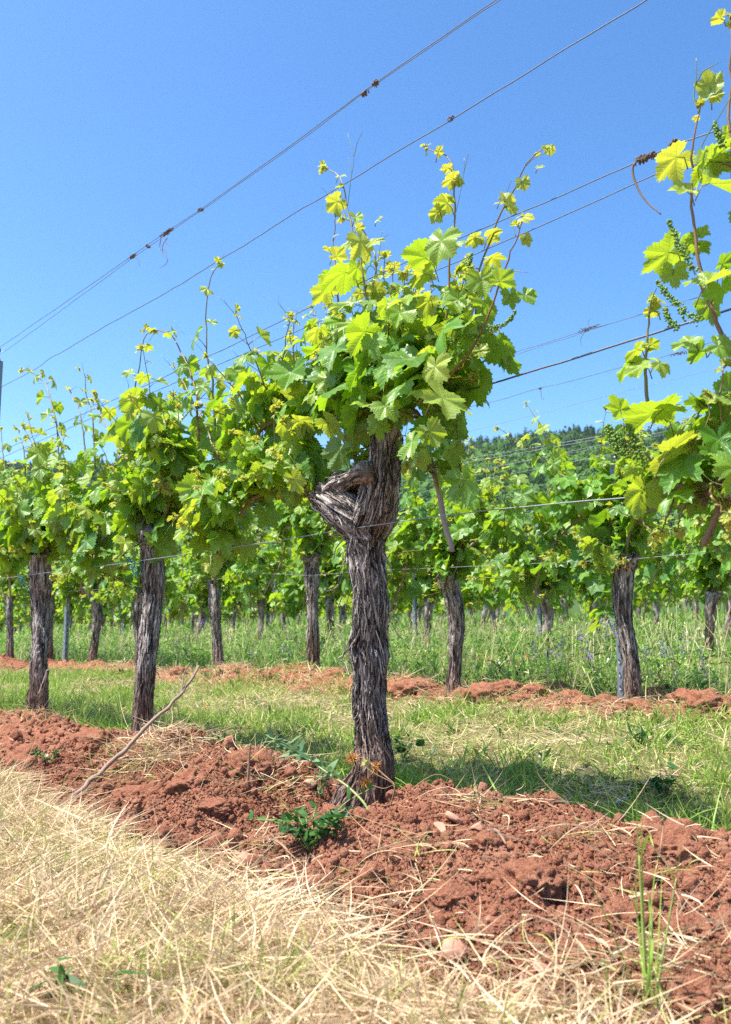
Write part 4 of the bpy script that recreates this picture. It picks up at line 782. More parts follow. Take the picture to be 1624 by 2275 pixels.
def post(px, row, h, label, w_=.042, z0=None, tilt=0.0):
    p = row_pt(px, 1420, row_off(row)); z = ground_z(p) - .1; H = h
    d, t, lp = w_ * .62, .0022, w_ * .26
    prof_ = [(-w_ / 2 + lp, d), (-w_ / 2, d), (-w_ / 2, 0), (w_ / 2, 0), (w_ / 2, d), (w_ / 2 - lp, d)]; inn = [(-w_ / 2 + lp, d - t), (-w_ / 2 + t, d - t), (-w_ / 2 + t, t), (w_ / 2 - t, t), (w_ / 2 - t, d - t), (w_ / 2 - lp, d - t)]
    poly = np.array(prof_ + inn[::-1]); k = len(poly); zs = np.linspace(0, H, 9); V = np.concatenate([np.concatenate([poly + 0 * q, np.full((k, 1), q)], 1) for q in zs]); b = MB(); b.add(V, [grid_faces(9, k, True), np.array([[i, i + 1, k - 2 - i, k - 1 - i] for i in range(5)]) + 8 * k])
    hb = b      # hook tongues up the sides; dark blocks stand for the shade in open slots
    for i in range(int(H / .06)):
        zz = .12 + i * .06
        for sx in (-1, 1):
            x = sx * (w_ / 2 + .0022); hb.add(np.array([[x - .002, d * .4, zz], [x + .002, d * .4, zz + .012], [x + .002, d * .7, zz + .012], [x - .002, d * .7, zz], [x + .006 * sx, d * .4, zz + .02], [x + .006 * sx, d * .7, zz + .02]]), np.array([[0, 1, 2, 3], [1, 4, 5, 2]]), mat=0)
        hb.add(np.array([[-.004, -.0024, zz], [.004, -.0024, zz], [.004, -.0024, zz + .022], [-.004, -.0024, zz + .022], [-.004, .003, zz], [.004, .003, zz], [.004, .003, zz + .022], [-.004, .003, zz + .022]]), np.array([[0, 1, 2, 3], [7, 6, 5, 4], [0, 4, 5, 1], [2, 6, 7, 3], [1, 5, 6, 2], [0, 3, 7, 4]]), mat=1)
    root = hb.build('trellis_post', [M['steel'], M['slot']], smooth=False); root.location = (p[0], p[1], z); root.rotation_euler = (tilt, 0, ROWROT - PI / 2 + .35); tag(root, label, 'post', 'steel posts of the trellis'); return root
post(-36, 0, 2.17, 'grey steel end post cut by the left edge, top wires running to it', .055)
post(1384, 1.04, 1.24, 'galvanised slotted post against the left side of the pale barked vine', .044)
post(149, 1, 1.25, 'steel post standing between the dark spurred trunk and the slender trunk', .044)
post(580, 2, 1.2, 'steel post between the slanting trunk and the swollen headed trunk'); post(925, 2, 1.2, 'steel post between the middle vine and the reddish trunk'); post(276, 2, 1.2, 'steel post just left of the front trunk with teal ties'); post(1204, 2, 1.2, 'steel post beside the paired trunks, right of the reddish trunk')
# ------------------------------------------------------------------ dried tendrils that cling to the wires
def knot(px, py, off, L, label, curls=(), n=7, seed=0, along=.42):
    rg = np.random.default_rng(900 + seed); c = row_pt(px, py, off); dirw = np.array([-ST, CT, 0.0]); mb = MB()
    for i in range(n):
        s0 = rg.uniform(-.5, .3) * L; turns = rg.uniform(1.2, 3.5); t = np.linspace(0, 1, 26); r = .0035 + .006 * rg.random() * np.sin(t * PI * rg.uniform(1, 3)) ** 2
        a = t * turns * 2 * PI + rg.random() * 6; P = c + dirw * (s0 + t * L * rg.uniform(.2, .6))[:, None] + np.stack([np.cos(a) * r * CT, np.cos(a) * r * ST, np.sin(a) * r], 1) + rg.normal(size=3) * .002
        tubes(mb, P, np.linspace(.0019, .0009, 26), 5)
    for pts, rr in curls:
        W = np.array([row_pt(x, y, off) for x, y in pts]); tubes(mb, smooth_path(W, 22), np.linspace(rr, rr * .5, 22), 6)
    tag(mb.build('dried_tendril', M['tendril_dry']), label, 'dried tendril', 'dried tendrils on the wires')
knot(371, 516, ROW0, .10, 'largest dried knot on the top wire, with two long curls hanging', [([(372, 528), (362, 545), (362, 565), (368, 572)], .0018), ([(358, 530), (355, 545), (358, 556), (364, 553), (371, 572), (372, 582), (362, 592), (355, 594)], .0019), ([(366, 530), (370, 540), (382, 548)], .0018)], 12, 1)
knot(295, 570, ROW0, .07, 'dried knot where the two top wires part, near the left end', [([(300, 572), (308, 578), (310, 592)], .0018)], 8, 2)
knot(447, 466, ROW0, .03, 'tiny dried knot next up the wire from the largest knot', [([(447, 466), (453, 469), (453, 474)], .0012)], 4, 3); knot(328, 547, ROW0, .02, 'tiny dried ring between the two left knots', [], 3, 4)
knot(834, 186, ROW0, .03, 'small dried knot on the top wire, upper of a close pair', [([(834, 186), (840, 182), (842, 190)], .0016)], 6, 5); knot(811, 206, ROW0, .03, 'small dried knot on the top wire, lower of a close pair', [([(811, 207), (806, 210)], .0016)], 6, 6)
knot(1003, 265, ROW0, .02, 'tiny dried knot on the single kinked wire', [([(1003, 265), (1001, 272)], .0012), ([(1003, 265), (1010, 262)], .0012)], 3, 7)
knot(1432, 352, ROW0, .06, 'grey dried knot with a long dark curl dangling in open sky', [([(1412, 362), (1405, 372), (1408, 395), (1420, 425), (1440, 452), (1468, 476)], .0030), ([(1425, 360), (1412, 355), (1420, 348), (1440, 346), (1448, 342), (1452, 354)], .0024)], 11, 8); knot(1495, 322, ROW0, .015, 'tiny dried knot right of the long dangling curl', [], 5, 9)
knot(1310, 729, o2, .13, 'wispy dried knot on the high wire of the second row', [([(1300, 735), (1290, 752), (1291, 768)], .0018), ([(1310, 726), (1306, 715), (1312, 708)], .0014)], 9, 10); knot(1200, 862, o2, .02, 'bent hook hanging from the thin wire above the second row', [([(1200, 862), (1202, 872), (1203, 885), (1208, 887), (1208, 882)], .0016)], 2, 11); knot(1515, 783, o2, .07, 'pale dried twist on the thin wire near the tall young shoot', [], 6, 12)
# ------------------------------------------------------------------ ground cover
def ground_hit(px, py):
    d = ray(px, py); t = np.linspace(.9, 14, 2600); P = CAMP + d * t[:, None]; z = terrain(P[:, 0], P[:, 1])[0]; i = int(np.argmax(P[:, 2] < z)); return P[i] * [1, 1, 0] + [0, 0, z[i]]
def scatter(n, y0, y1, rng, lo, hi, pad=.35):
    """random ground places in view, between two distances across the rows"""
    out = np.zeros((0, 2))
    while len(out) < n:
        y = np.sqrt(rng.uniform((y0 + 1) ** 2, (y1 + 1) ** 2, n * 2)) - 1; x = rng.uniform(-1, 1, n * 2) * (.43 * y + pad); off = x * CT + y * ST; al = -x * ST + y * CT
        k = (off > lo(al)) & (off < hi(al)); out = np.concatenate([out, np.stack([x, y], 1)[k]])
    return out[:n]
rg = np.random.default_rng(99); K = lambda v: (lambda al: np.full_like(al, v))
fe = soil_front
def lay(n, pos, rng, L, elev, lift, W=(.0014, .0030), green=0.0, curl=.25, dry=(.0, .5)):
    x, y = pos[:, 0], pos[:, 1]; z = gz(x, y) + rng.random(n) * lift
    phi = 2.4 * vn(p3(x * 3, y * 3, 1.0), 21) + rng.normal(size=n) * .9 + np.where(rng.random(n) < .5, 0, PI); el = np.abs(rng.normal(size=n)) * elev[1] + elev[0]
    D = np.stack([np.cos(phi) * np.cos(el), np.sin(phi) * np.cos(el), np.sin(el)], 1); l = rng.uniform(L[0], L[1], n) * rng.uniform(.6, 1.2, n)
    g = rng.uniform(*dry, n); g[rng.random(n) < green * (1 + 2.2 * vn(p3(x * 7, y * 7, 3.0), 8))] = .95
    return np.stack([x, y, z], 1), D, l, rng.uniform(W[0], W[1], n), np.stack([np.clip(rng.random(n) * .65 + .18 + .38 * fbm(p3(x * 5, y * 5), 2, 4), 0, 1), g, 0 * x], 1)
b = MB()
n = 58000; q = scatter(n, .85, 4.2, rg, K(.2), lambda al: fe(al) - .05 + .09 * rg.random(len(al)))
B, D, L, W, T = lay(n, q, rg, (.04, .17), (-.05, .24), .026, W=(.0016, .0038), green=.10); ribbons(b, B, D, L, W, rng=rg, curl=.35, nseg=4, grav=.06, tint=T)
n = 17000; q = scatter(n, .85, 4.2, rg, K(.2), lambda al: fe(al) - .06)
B, D, L, W, T = lay(n, q, rg, (.03, .11), (.5, .5), .0, W=(.0014, .0034), green=.30); ribbons(b, B, D, L, W, rng=rg, curl=.3, nseg=4, grav=.10, tint=T)
n = 2600; q = scatter(n, 1.0, 5.5, rg, lambda al: fe(al), K(ROW0 + .12)); B, D, L, W, T = lay(n, q, rg, (.01, .06), (-.1, .2), .014, W=(.0010, .0024), green=.05); ribbons(b, B, D, L, W, rng=rg, curl=.45, nseg=4, grav=.05, tint=T)
for px, py, m_, sp in ((370, 1660, 700, .10), (320, 1700, 260, .08), (610, 1740, 300, .12), (930, 1950, 110, .06), (1080, 1800, 90, .05), (1500, 2130, 50, .1), (1580, 2010, 40, .08), (60, 1590, 300, .15), (1340, 1870, 110, .08), (700, 2040, 300, .1), (1340, 2210, 110, .08), (1580, 2240, 120, .10), (1460, 2250, 100, .08), (1200, 2230, 160, .08), (1050, 2160, 120, .06), (520, 1930, 110, .07), (200, 1770, 120, .08)):
    c = ground_hit(px, py); q = c[None, :2] + rg.normal(size=(m_, 2)) * sp; B, D, L, W, T = lay(m_, q, rg, (.04, .14), (-.05, .3), .035, green=.15); ribbons(b, B, D, L, W, rng=rg, curl=.7, nseg=5, grav=.08, tint=T)
n = 5000; q = scatter(n, 1.6, 8, rg, K(2.9), K(3.85)); B, D, L, W, T = lay(n, q, rg, (.03, .14), (.0, .3), .03, W=(.002, .004), green=.2); ribbons(b, B, D, L, W, rng=rg, curl=.4, nseg=4, grav=.08, tint=T)
n = 34000; q = scatter(n, 1.4, 8, rg, K(1.95), K(3.5)); q = q[rg.random(n) < np.clip(.55 - 1.6 * fbm(p3(q[:, 0] * 2.6, q[:, 1] * 2.6, 4.0), 3, 91), .05, 1)]; n = len(q); B, D, L, W, T = lay(n, q, rg, (.03, .11), (.0, .25), .02, W=(.0016, .003), green=.15); ribbons(b, B, D, L, W, rng=rg, curl=.4, nseg=3, grav=.05, tint=T)
tag(b.build('dry_grass', M['straw'], smooth=False), 'mown pale dry grass covering the ground in front of the red soil', 'dry grass', kind='stuff')
b = MB()
n = 62000; q = scatter(n, 1.2, 8.5, rg, lambda al: ROW0 + .13 + .1 * rg.random(len(al)), lambda al: 3.28 + .35 * rg.random(len(al)) ** 3)
dens = fbm(p3(q[:, 0] * 2.6, q[:, 1] * 2.6, 4.0), 3, 91); keep = rg.random(n) < np.clip(.62 + dens * 1.5, .08, 1); q = q[keep]; n = len(q); dens = dens[keep]
x, y = q.T; off = x * CT + y * ST; lush = np.exp(-((off - ROW0 - .22) / .13) ** 2)
phi = rg.random(n) * 6.28; el = rg.uniform(.5, 1.45, n); D = np.stack([np.cos(phi) * np.cos(el), np.sin(phi) * np.cos(el), np.sin(el)], 1)
L = rg.uniform(.03, .10, n) * (1 + 1.0 * lush + .6 * np.clip(dens, 0, 1)); W = rg.uniform(.0026, .0062, n)
T = np.stack([rg.random(n), np.where(rg.random(n) < .38 - .33 * lush - .6 * dens, .9, rg.uniform(0, .6, n)), 0 * x], 1)
ribbons(b, np.stack([x, y, gz(x, y) - .004], 1), D, L, W, rg, curl=.5, nseg=4, grav=.22, tint=T)
tag(b.build('grass', M['grass'], smooth=False), 'short green grass of the lane between the first two rows', 'grass', kind='stuff')
b = MB(); n = 2600; q = scatter(n, .9, 4, rg, K(.2), lambda al: fe(al) - .02); cl = fbm(p3(q[:, 0] * 4, q[:, 1] * 4, 9.0), 2, 33); q = q[cl > .12 - .5 * (rg.random(n) < .12)]; n = len(q); phi = rg.random(n) * 6.28; el = rg.uniform(.7, 1.5, n)
ribbons(b, np.stack([q[:, 0], q[:, 1], gz(q[:, 0], q[:, 1])], 1), np.stack([np.cos(phi) * np.cos(el), np.sin(phi) * np.cos(el), np.sin(el)], 1), rg.uniform(.03, .09, n), rg.uniform(.0018, .004, n), rg, curl=.4, nseg=4, grav=.2, tint=np.stack([rg.random(n), rg.random(n) * .75, 0 * phi], 1))
tag(b.build('green_shoots', M['grass'], smooth=False), 'thin green grass shoots coming up through the mown straw', 'grass', kind='stuff')
b = MB()       # broad leaves among the grass: dandelion, plantain
n = 1300; q = np.concatenate([scatter(420, 1.3, 8, rg, K(ROW0 + .2), K(3.4)), scatter(880, 3, 11, rg, K(3.75), K(6.5))]); m_ = 7; tl = np.repeat(np.where(np.arange(n) < 420, 0, rg.random(n) * .22), m_) * rg.random(n * m_); x = np.repeat(q[:, 0], m_) + rg.normal(size=n * m_) * .008; y = np.repeat(q[:, 1], m_) + rg.normal(size=n * m_) * .008; phi = rg.random(n * m_) * 6.28; el = rg.uniform(.15, 1.1, n * m_)
ribbons(b, np.stack([x, y, gz(x, y) + tl], 1), np.stack([np.cos(phi) * np.cos(el), np.sin(phi) * np.cos(el), np.sin(el)], 1), rg.uniform(.04, .10, n * m_), rg.uniform(.007, .016, n * m_), rg, curl=.25, nseg=5, grav=.35, side=np.tile([[0, 0, 1.0]], (n * m_, 1)) + rg.normal(size=(n * m_, 3)) * .3, tint=np.stack([rg.random(n * m_), rg.random(n * m_) * .7, 0 * x], 1))
tag(b.build('weeds', M['weed'], smooth=True), 'broad leaved weeds scattered in the green lanes between the rows', 'weeds', kind='stuff')
# tall meadow between the rows behind
b = MB(); n = 9000; q = scatter(n, 2.2, 17, rg, lambda al: 3.66 + .25 * rg.random(len(al)), K(10.5)); x, y = q.T; off = x * CT + y * ST
hp = rg.uniform(.06, .27, n) * np.interp(off, [3.6, 4.2, 5, 6], [.45, 1.0, .9, .5]) * (1 + .5 * fbm(p3(x * 1.3, y * 1.3), 2, 14)); z = gz(x, y); ln_ = rg.normal(size=(n, 2)) * .35
m_ = 17; hp *= np.where(fbm(p3(x * 2.2, y * 2.2, 6.0), 2, 15) > -.05, 1.15, .5); t = rg.random((n, m_)) ** .8; ix = np.repeat(np.arange(n), m_); tt = t.ravel()
B = np.stack([x[ix] + ln_[ix, 0] * tt * hp[ix] + rg.normal(size=len(ix)) * .02, y[ix] + ln_[ix, 1] * tt * hp[ix] + rg.normal(size=len(ix)) * .02, z[ix] + hp[ix] * tt], 1); D = rg.normal(size=(len(ix), 3)) + [0, 0, .5]
far_ = np.interp(y[ix], [3, 12], [1, 1.9])
ribbons(b, B, D, rg.uniform(.014, .042, len(ix)) * far_, rg.uniform(.004, .009, len(ix)) * far_, rg, curl=.4, nseg=2, grav=.15, tint=np.stack([rg.random(len(ix)) * .35 + rg.random(n)[ix] * .65, np.where(rg.random(len(ix)) < .09, .9, rg.random(len(ix)) * .5), 0 * tt], 1))
n = 15000; q = scatter(n, 2.2, 15, rg, K(3.62), K(9.5)); x, y = q.T; phi = rg.random(n) * 6.28; el = rg.uniform(.9, 1.5, n)
ribbons(b, np.stack([x, y, gz(x, y)], 1), np.stack([np.cos(phi) * np.cos(el), np.sin(phi) * np.cos(el), np.sin(el)], 1), rg.uniform(.08, .28, n) * np.interp(x * CT + y * ST, [4, 5.5], [1, .6]), rg.uniform(.0028, .006, n), rg, curl=.4, nseg=4, grav=.2, tint=np.stack([rg.random(n), np.where(rg.random(n) < .16, .95, rg.random(n) * .4), 0 * x], 1))
n = 2600; q = scatter(n, 2.5, 12, rg, K(3.62), K(8.0)); x, y = q.T; phi = rg.random(n) * 6.28; el = rg.uniform(.95, 1.5, n); D = np.stack([np.cos(phi) * np.cos(el), np.sin(phi) * np.cos(el), np.sin(el)], 1); B = np.stack([x, y, gz(x, y)], 1); L = rg.uniform(.16, .40, n) * np.interp(x * CT + y * ST, [3.6, 4.2, 5, 6.5], [.6, 1, 1, .6])
ribbons(b, B, D, L, np.full(n, .0034), rg, curl=.06, nseg=3, taper=False, tint=np.stack([rg.random(n), np.full(n, .97), 0 * x], 1)); ribbons(b, B + D * L[:, None] * .97, D, rg.uniform(.03, .06, n), np.full(n, .008), rg, curl=.2, nseg=3, grav=.2, tint=np.stack([rg.random(n), np.full(n, .97), 0 * x], 1))
n = 26000; y = rg.uniform(8, 48, n); x = rg.uniform(-1, 1, n) * (.45 * y + .5); k = x * CT + y * ST > 8.5; x, y = x[k], y[k]; n = len(x); phi = rg.random(n) * 6.28; el = rg.uniform(.5, 1.5, n)
ribbons(b, np.stack([x, y, gz(x, y)], 1), np.stack([np.cos(phi) * np.cos(el), np.sin(phi) * np.cos(el), np.sin(el)], 1), rg.uniform(.12, .34, n), rg.uniform(.012, .035, n) * (y / 14), rg, curl=.5, nseg=3, grav=.2, tint=np.stack([rg.random(n), np.where(rg.random(n) < .15, .95, rg.random(n) * .5), 0 * x], 1))
tag(b.build('meadow_grass', M['herb'], smooth=False), 'tall green vetch and pale seeding grass between the rows behind', 'meadow', kind='stuff')
# ------------------------------------------------------------------ soil: clods, crumbs, stones
# angular crumbs
n = 110000; q = scatter(n, 1.0, 3.4, rg, lambda al: fe(al) + .04 - .10 * (rg.random(len(al)) < .2), K(ROW0 + .08)); q = np.concatenate([q, scatter(22000, 3, 11, rg, K(3.22), K(3.62))]); n = len(q)
OV = np.array([[1, 0, 0], [-1, 0, 0], [0, 1, 0], [0, -1, 0], [0, 0, 1], [0, 0, -1.0]]); OF = np.array([[0, 2, 4], [2, 1, 4], [1, 3, 4], [3, 0, 4], [2, 0, 5], [1, 2, 5], [3, 1, 5], [0, 3, 5]])
r = .0012 + .0042 * rg.random(n) ** 2.5; X = (OV[None] + rg.normal(size=(n, 6, 3)) * .28) * r[:, None, None]; X += np.stack([q[:, 0], q[:, 1], gz(q[:, 0], q[:, 1]) + r * .3], 1)[:, None]
b = MB(); b.add(X.reshape(-1, 3), (OF[None] + (np.arange(n) * 6)[:, None, None]).reshape(-1, 3), np.array([1, 0, 0])); tag(b.build('soil_grains', M['soil'], smooth=False), 'fine angular grains of red clay soil on the ridge', 'soil', kind='stuff')
def lump_shape(lv, seed, rough=1.0):
    V, F = ICO[lv]; s = 1 + .30 * fbm(V * 1.3 + seed * 7.7, 2, 51) + .22 * rough * (.4 - np.abs(fbm(V * 3.1 + seed, 2, 52)) * 2) + .10 * rough * (.4 - np.abs(vn(V * 8 + seed, 53)) * 1.5) + .05 * rough * vn(V * 19 + seed, 54); return V * s[:, None], F
b = MB()
for lv, cnt, ra, rb_, y1 in ((1, 26000, .0018, .0062, 3.8), (2, 2600, .005, .014, 4.6), (3, 150, .012, .026, 4.2)):
    shapes = [lump_shape(lv, i, .8) for i in range(8)]; q = scatter(cnt, 1.0, y1, rg, lambda al: fe(al) + .03 - .08 * (rg.random(len(al)) < .15), K(ROW0 + .08)); q = np.concatenate([q, scatter(cnt // 6, 3, 11, rg, K(3.2), K(3.62))]); z = gz(q[:, 0], q[:, 1]); r = ra + (rb_ - ra) * rg.random(len(q)) ** 2.2; w_ = rg.integers(0, 8, len(q))
    for i, (V, F) in enumerate(shapes):
        s = w_ == i; k = int(s.sum()); a = rg.random(k) * 6.28; ca, sa = np.cos(a), np.sin(a); X = V[None] * (r[s][:, None, None] * rg.uniform(.75, 1.25, (k, 1, 3))); X = np.stack([X[..., 0] * ca[:, None] - X[..., 1] * sa[:, None], X[..., 0] * sa[:, None] + X[..., 1] * ca[:, None], X[..., 2]], -1) + np.stack([q[s, 0], q[s, 1], z[s] + r[s] * .35], 1)[:, None]
        b.add(X.reshape(-1, 3), (F[None] + (np.arange(k) * len(V))[:, None, None]).reshape(-1, 3), np.array([1, 0, 0]))
tag(b.build('soil_crumbs', M['soil']), 'loose red clay crumbs and small clods over the ridge', 'soil', kind='stuff')
for i, (px, py, rp) in enumerate(((1180, 1965, 74), (1010, 2015, 58), (905, 1990, 45), (320, 1785, 70), (420, 1745, 50), (545, 1715, 58), (470, 1805, 45), (1510, 1905, 66), (1400, 2065, 72), (1545, 2085, 60), (1300, 2125, 46), (700, 1985, 56), (640, 1995, 38), (1560, 2235, 70), (1480, 2185, 48), (60, 1690, 50), (200, 1645, 45), (1120, 2065, 42), (960, 2095, 34), (1245, 2005, 46), (1080, 1875, 34), (900, 1900, 34),
                                   (905, 1532, 40), (1080, 1545, 42), (1225, 1535, 44), (1160, 1556, 34), (1300, 1562, 30), (1490, 1545, 44), (1570, 1562, 46), (745, 1502, 30), (180, 1492, 22), (400, 1493, 22), (610, 1502, 24), (1420, 1570, 30), (1350, 1565, 34), (1130, 1530, 36), (1190, 1540, 34), (1460, 1550, 36), (1530, 1550, 40), (1270, 1555, 34), (1030, 1545, 30), (870, 1535, 28), (1605, 1575, 40), (460, 1495, 22), (40, 1486, 18), (90, 1490, 16), (250, 1492, 18), (330, 1492, 20), (140, 1490, 22), (950, 1722, 26))):
    c = ground_hit(px, py); r = rp / FPX * c[1]; V, F = lump_shape(5 if rp > 40 and py > 1700 else 4, 40 + i, 1.0); q = np.random.default_rng(i); X = V * np.array([1.0, q.uniform(.75, 1.0), q.uniform(.5, .72)]) * r; mb = MB(); mb.add(X, F, np.array([1, 0, 0])); o = mb.build('clay_clod', M['soil']); o.location = (c[0], c[1] + r * .35, c[2] - r * .08); o.rotation_euler.z = 0
    tag(o, 'crumbly red clay clod lying on the tilled ridge' if py > 1620 else 'crumbly red clay clod at the foot of the second row', 'clod', 'clods of the front ridge' if py > 1620 else 'clods of the second ridge')
def stone(px, py, rp, lab, seed, flatn=.6):
    c = ground_hit(px, py); r = rp / FPX * c[1]; q = np.random.default_rng(seed); V, F = ICO[4]; V = V * q.uniform(.9, 1.2, 3)
    for _ in range(9): nn = nrm(q.normal(size=3)); dd = q.uniform(.45, .8); V = V - np.maximum(0, V @ nn - dd)[:, None] * nn
    V = V * (1 + .05 * vn(V * 4, seed) + .03 * vn(V * 11, seed))[:, None] * [1.1, .9, flatn] * r; mb = MB(); mb.add(V, F, np.zeros(3)); o = mb.build('stone', M['stone']); o.location = (c[0], c[1], c[2] + r * .2); o.rotation_euler = (q.normal() * .3, q.normal() * .3, q.random() * 6); tag(o, lab, 'stone', 'stones in the soil')
stone(980, 1855, 22, 'pale angular stone on the ridge right of the middle vine foot', 1, .75); stone(1063, 1842, 18, 'flat pinkish stone beside the pale angular one', 2, .6); stone(1012, 1830, 26, 'broad flat stone just above the pale angular one', 3, .4); stone(1005, 2132, 26, 'rounded upright stone at the ridge foot beside the straw', 4, 1.1); stone(1096, 2192, 22, 'round stone, middle one at the lower edge of the ridge', 5, .8)
stone(1168, 2196, 28, 'largest round stone at the lower edge of the ridge', 6, .8); stone(1207, 2163, 22, 'brown stone up right of the largest round stone', 7, .7); stone(546, 1920, 32, 'triangular red stone left of the sprawling weed', 8, .8); stone(1045, 2215, 26, 'stone half sunk in straw below the upright stone', 9, .6); stone(690, 1752, 20, 'reddish stone under the leaning green stalk', 10, .6); stone(1085, 2060, 14, 'small smooth stone in the loose crumbs', 11, .8)
# ------------------------------------------------------------------ dead cane, weeds, flowers
a = ground_hit(125, 1798); e = at_y(440, 1478, a[1] + .55); m1 = at_y(300, 1640, a[1] + .28)
mb = MB(); P = smooth_path([a - [0, 0, .01], a * .6 + m1 * .4 + [0, 0, -.008], m1, m1 * .35 + e * .65 + [.012, 0, -.01], e], 50); P = P + np.stack([vn(p3(np.arange(50) * .4, k), 77) for k in range(3)], 1) * .006; tubes(mb, P, np.linspace(.0085, .0048, 50) * (1 + .22 * (np.arange(50) % 8 == 3)), 8, np.array([0, .15, 0])); tubes(mb, smooth_path([P[40], P[44] + [-.02, 0, .03], P[46] + [-.015, 0, .045]], 12), np.linspace(.003, .002, 12), 5, np.array([0, .1, 0]))
tag(mb.build('dead_cane', M['cane']), 'long brown dead cane leaning over the ridge toward the trunk with teal ties', 'stick')
for px, py, qx, qy, lab in ((1430, 1745, 1520, 1735, 'dark twig lying in the grass near the right side'), (1085, 1855, 1125, 1890, 'short brown twig on the ridge by the flat stone'), (550, 1765, 556, 1660, 'thin upright twig stuck in the clods by the hay'), (930, 1725, 960, 1740, 'short broken twig right of the middle vine foot')):
    a, c = ground_hit(px, py), ground_hit(qx, qy) if abs(qy - py) < 60 else at_y(qx, qy, ground_hit(px, py)[1]); mb = MB(); P = smooth_path([a + [0, 0, .008], (a + c) / 2 + [0, 0, .022], c + [0, 0, .012]], 16); tubes(mb, P, np.linspace(.0045, .0022, 16), 6, np.array([0, 0, 0])); tag(mb.build('twig', M['cane']), lab, 'twig')
def oval_leaves(mb, B, D, L, ratio, rng, mat=0, age=.2):
    n = len(B); ribbons(mb, B, D, L, L * ratio, rng, curl=.25, nseg=6, grav=.18, side=np.tile([[0, 0, 1.0]], (n, 1)) + rng.normal(size=(n, 3)) * .35, tint=np.stack([rng.random(n), rng.random(n) * age * 3, 0 * L], 1), mat=mat)
def weed(px, py, stems, nl, L, spread, label, seed, h=.04, mat='weed', ratio=.5, name='weed', cat='weed'):
    q = np.random.default_rng(seed); c = ground_hit(px, py); root = empty(name, c); lf = MB(); sm = MB()
    for i in range(stems):
        a = q.random() * 6.28; e = np.array([math.cos(a) * spread * q.uniform(.4, 1), math.sin(a) * spread * q.uniform(.3, .8), h * q.uniform(.5, 1.3)]); g = gz(c[0] + e[0], c[1] + e[1])[0] - c[2]; e[2] += max(0, g); P = smooth_path([np.zeros(3), e * .5 + [0, 0, h * .5], e], 12); tubes(sm, P, np.linspace(.0016, .0008, 12), 4)
        k = nl; id_ = q.integers(2, 12, k); aa = q.random(k) * 6.28; el = q.uniform(-.1, 1.1, k); oval_leaves(lf, P[id_], np.stack([np.cos(aa) * np.cos(el), np.sin(aa) * np.cos(el), np.sin(el)], 1), q.uniform(.6, 1.2, k) * L, ratio, q)
    sm.build('stem', M['greenstalk'], root); lf.build('foliage', M[mat], root); tag(root, label, cat); return root
weed(690, 1895, 18, 10, .027, .15, 'sprawling dark green weed in front of the middle vine foot', 1, .055, ratio=.58); weed(712, 1775, 4, 6, .028, .05, 'yellow green weed standing under the leaning stalk', 2, .08, 'bluegreen'); weed(110, 1700, 6, 6, .024, .08, 'small green weed on the ridge near the left edge', 3, .03); weed(480, 1650, 5, 5, .02, .06, 'little yellow green seedling on the ridge beside the hay', 4, .02)
weed(895, 1690, 5, 6, .035, .08, 'dark bindweed leaves right behind the middle vine foot', 5, .07, ratio=.7); weed(870, 1765, 2, 3, .035, .03, 'single glossy leaf at the right of the middle vine foot', 6, .02, ratio=.65); weed(1420, 1660, 4, 8, .06, .05, 'clump of long dark leaves in the green lane, right side', 7, .05, ratio=.2); weed(130, 2265, 3, 5, .038, .02, 'broad dark green leaves rising from the straw at the bottom left', 8, .06, ratio=.28); weed(250, 2260, 1, 3, .035, .015, 'single green blade pair in the straw near the bottom left', 9, .05, ratio=.16)
weed(1475, 1780, 5, 6, .05, .07, 'lush green weed in the lane near the right edge', 10, .07, ratio=.3); weed(700, 1480, 10, 9, .045, .22, 'bushy weeds around the foot of the swollen headed vine', 11, .22, ratio=.4); weed(1490, 1545, 3, 5, .03, .04, 'tiny seedling on the second ridge near the right', 12, .04)
a = ground_hit(824, 1812); pts = [a] + [at_y(x, y, a[1] + dy) for x, y, dy in ((806, 1780, .02), (770, 1745, .06), (735, 1722, .10), (690, 1690, .15), (650, 1668, .19), (622, 1648, .22), (596, 1636, .25))]
root = empty('weed', a); mb = MB(); P = smooth_path(np.array(pts) - a, 40); tubes(mb, P, np.linspace(.0032, .0016, 40), 6); mb.build('stem', M['greenstalk'], root); lf = MB(); q = np.random.default_rng(6); k = 44; id_ = q.integers(14, 39, k); aa = q.random(k) * 6.28; el = q.uniform(-.4, 1.1, k); oval_leaves(lf, P[id_], np.stack([np.cos(aa) * np.cos(el), np.sin(aa) * np.cos(el), np.sin(el)], 1), q.uniform(.022, .050, k), .42, q); lf.build('foliage', M['bluegreen'], root); tag(root, 'long arching stalk with bluish leaves leaning left from the middle vine foot', 'weed')
base = ground_hit(868, 1790); root = empty('dried_flower', base); sm = MB(); yv = MAIN[1] - .14
for x, y in ((783, 1684), (835, 1704), (812, 1738), (818, 1692)):
    h = at_y(x, y, yv) - base; tubes(sm, smooth_path([np.zeros(3), [.01, .0, .05], h * .6 + [.02, -.01, .01], h], 16), np.linspace(.0012, .0007, 16), 4)
    hd = MB(); n = 130 if (x, y) != (818, 1692) else 16; d = nrm(q.normal(size=(n, 3)) + [0, -.4, .1]); ribbons(hd, h + d * .004, d, q.uniform(.010, .019, n) if n > 20 else q.uniform(.012, .03, n), np.full(n, .0022) if n > 20 else np.full(n, .010), q, curl=.6, nseg=3, grav=.1); hd.build('flower_head' if n > 20 else 'dry_leaf', M['orange'] if n > 20 else M['straw'], root)
